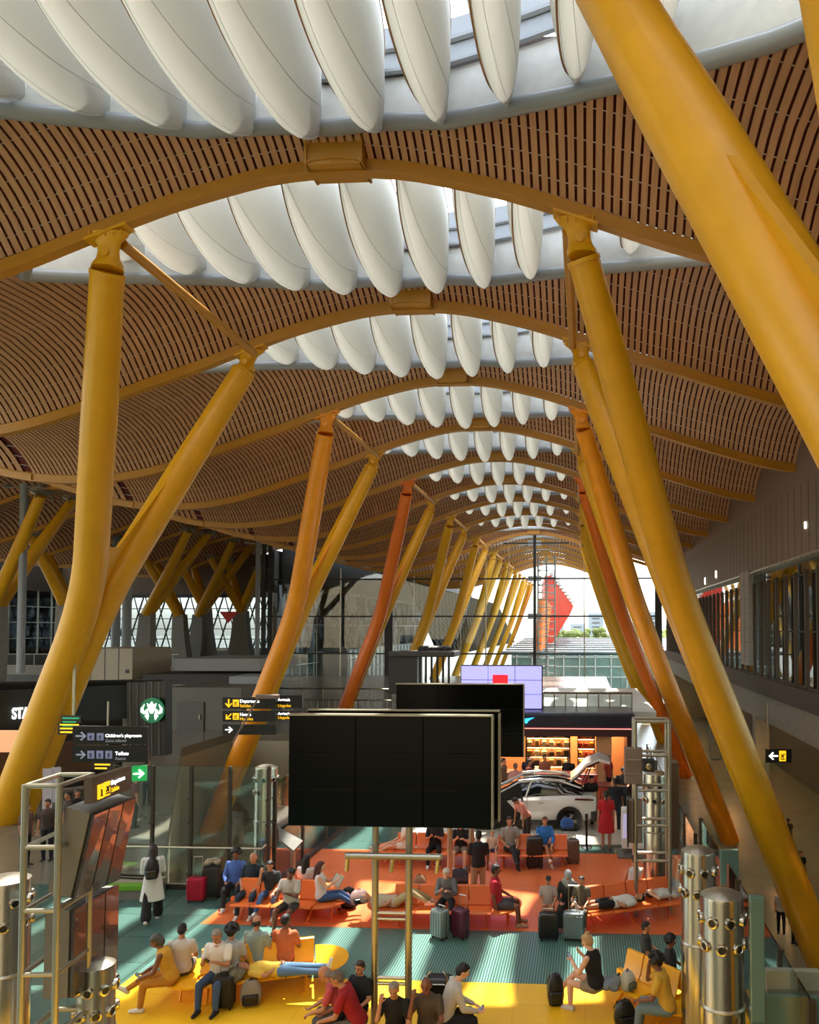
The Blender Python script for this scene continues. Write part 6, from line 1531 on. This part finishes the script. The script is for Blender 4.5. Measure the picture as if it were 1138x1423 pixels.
# pushchair frame at bottom centre
p = fl(607, 1440); root = empty('pushchair', (p[0], p[1]+.15, 0)); g = MB(); g.bevbox((0, 0, .62), (.42, .3, .5), .06); g.build('seat', M_cs_blk, root); g = MB()
for s_ in (-1, 1): g.tube([(s_*.14, -.17, .55), (s_*.15, -.17, .95), (s_*.1, -.14, 1.0)], .016, 6); g.tube([(s_*.2, .3, .1), (s_*.2, -.1, .9)], .014, 6)
g.tube([(-.14, -.17, .8), (.14, -.17, .8)], .014, 6); g.build('frame', M_chrome, root, True)
for s_ in (-1, 1):
    for y in (-.25, .3): g = MB(); g.lathe([(.04, -.015), (.09, -.015), (.1, 0), (.09, .015), (.04, .015)], (s_*.21, y, .1), 16, Matrix.Rotation(PI/2, 3, 'Y')); g.build('wheel', M_blk, root)
tag(root, 'black folded pushchair with steel handle at bottom centre', 'pushchair')
# backpack worn by the walking woman: hangs on her shoulders
R_ = Matrix.Rotation(math.radians(25), 3, 'Z'); q = WOM.location+R_ @ V(0, -.22, 0)
backpack('small black backpack worn by the walking woman in white', (q.x, q.y), math.radians(25), M_cs_blk, .42, .3, z=.98)
q = at(452, 1212, Z=.95); g = MB(); g.bevbox((q.x+.28, q.y, .78), (.22, .03, .28), .005, M=Matrix.Rotation(.5, 3, 'Y')); o = g.build('book', mat('tan_book_cover', 'A8763C', .7)); s_ = MB(); s_.box((q.x+.28, q.y-.004, .78), (.2, .026, .27), M=Matrix.Rotation(.5, 3, 'Y')); s_.build('pages', M_white, o); tag(o, 'tan book held up by the auburn-haired reader', 'book')

# bake the remeshed figures
dg = bpy.context.evaluated_depsgraph_get()
for o in BAKE:
    me = bpy.data.meshes.new_from_object(o.evaluated_get(dg)); m0 = o.data.materials[0] if o.data.materials else None
    o.modifiers.clear(); o.data = me
    if m0 and not me.materials: me.materials.append(m0)
    me.polygons.foreach_set('use_smooth', [True]*len(me.polygons))
# ================================================================== light
w = bpy.data.worlds.new('world'); sc.world = w; w.use_nodes = True; nt = w.node_tree
bg = nt.nodes['Background']; sky = nt.nodes.new('ShaderNodeTexSky'); sky.sky_type = 'NISHITA'
sky.sun_disc = False; sky.sun_elevation = math.radians(60); sky.sun_rotation = math.radians(20); sky.air_density = 1.2; sky.dust_density = 2.5
hs = nt.nodes.new('ShaderNodeHueSaturation'); hs.inputs['Saturation'].default_value = .38; nt.links.new(sky.outputs[0], hs.inputs['Color']); nt.links.new(hs.outputs[0], bg.inputs[0]); bg.inputs[1].default_value = 0.47
sd = bpy.data.lights.new('sun', 'SUN'); sd.energy = 7.0; sd.angle = math.radians(.7); sd.color = (1, .93, .82)
so = bpy.data.objects.new('sun', sd); C.objects.link(so)
so.rotation_euler = Vector((.05, -.42, -1)).to_track_quat('-Z', 'Y').to_euler()
sc.view_settings.view_transform = 'Standard'; sc.view_settings.look = 'None'; sc.view_settings.gamma = 1; sc.view_settings.use_curve_mapping = False
sc.view_settings.exposure = 1.4
sc.cycles.use_denoising = True
sc.cycles.max_bounces = 10; sc.cycles.diffuse_bounces = 6; sc.cycles.transparent_max_bounces = 24
sc.cycles.sample_clamp_indirect = 8
sc.cycles.use_adaptive_sampling = True
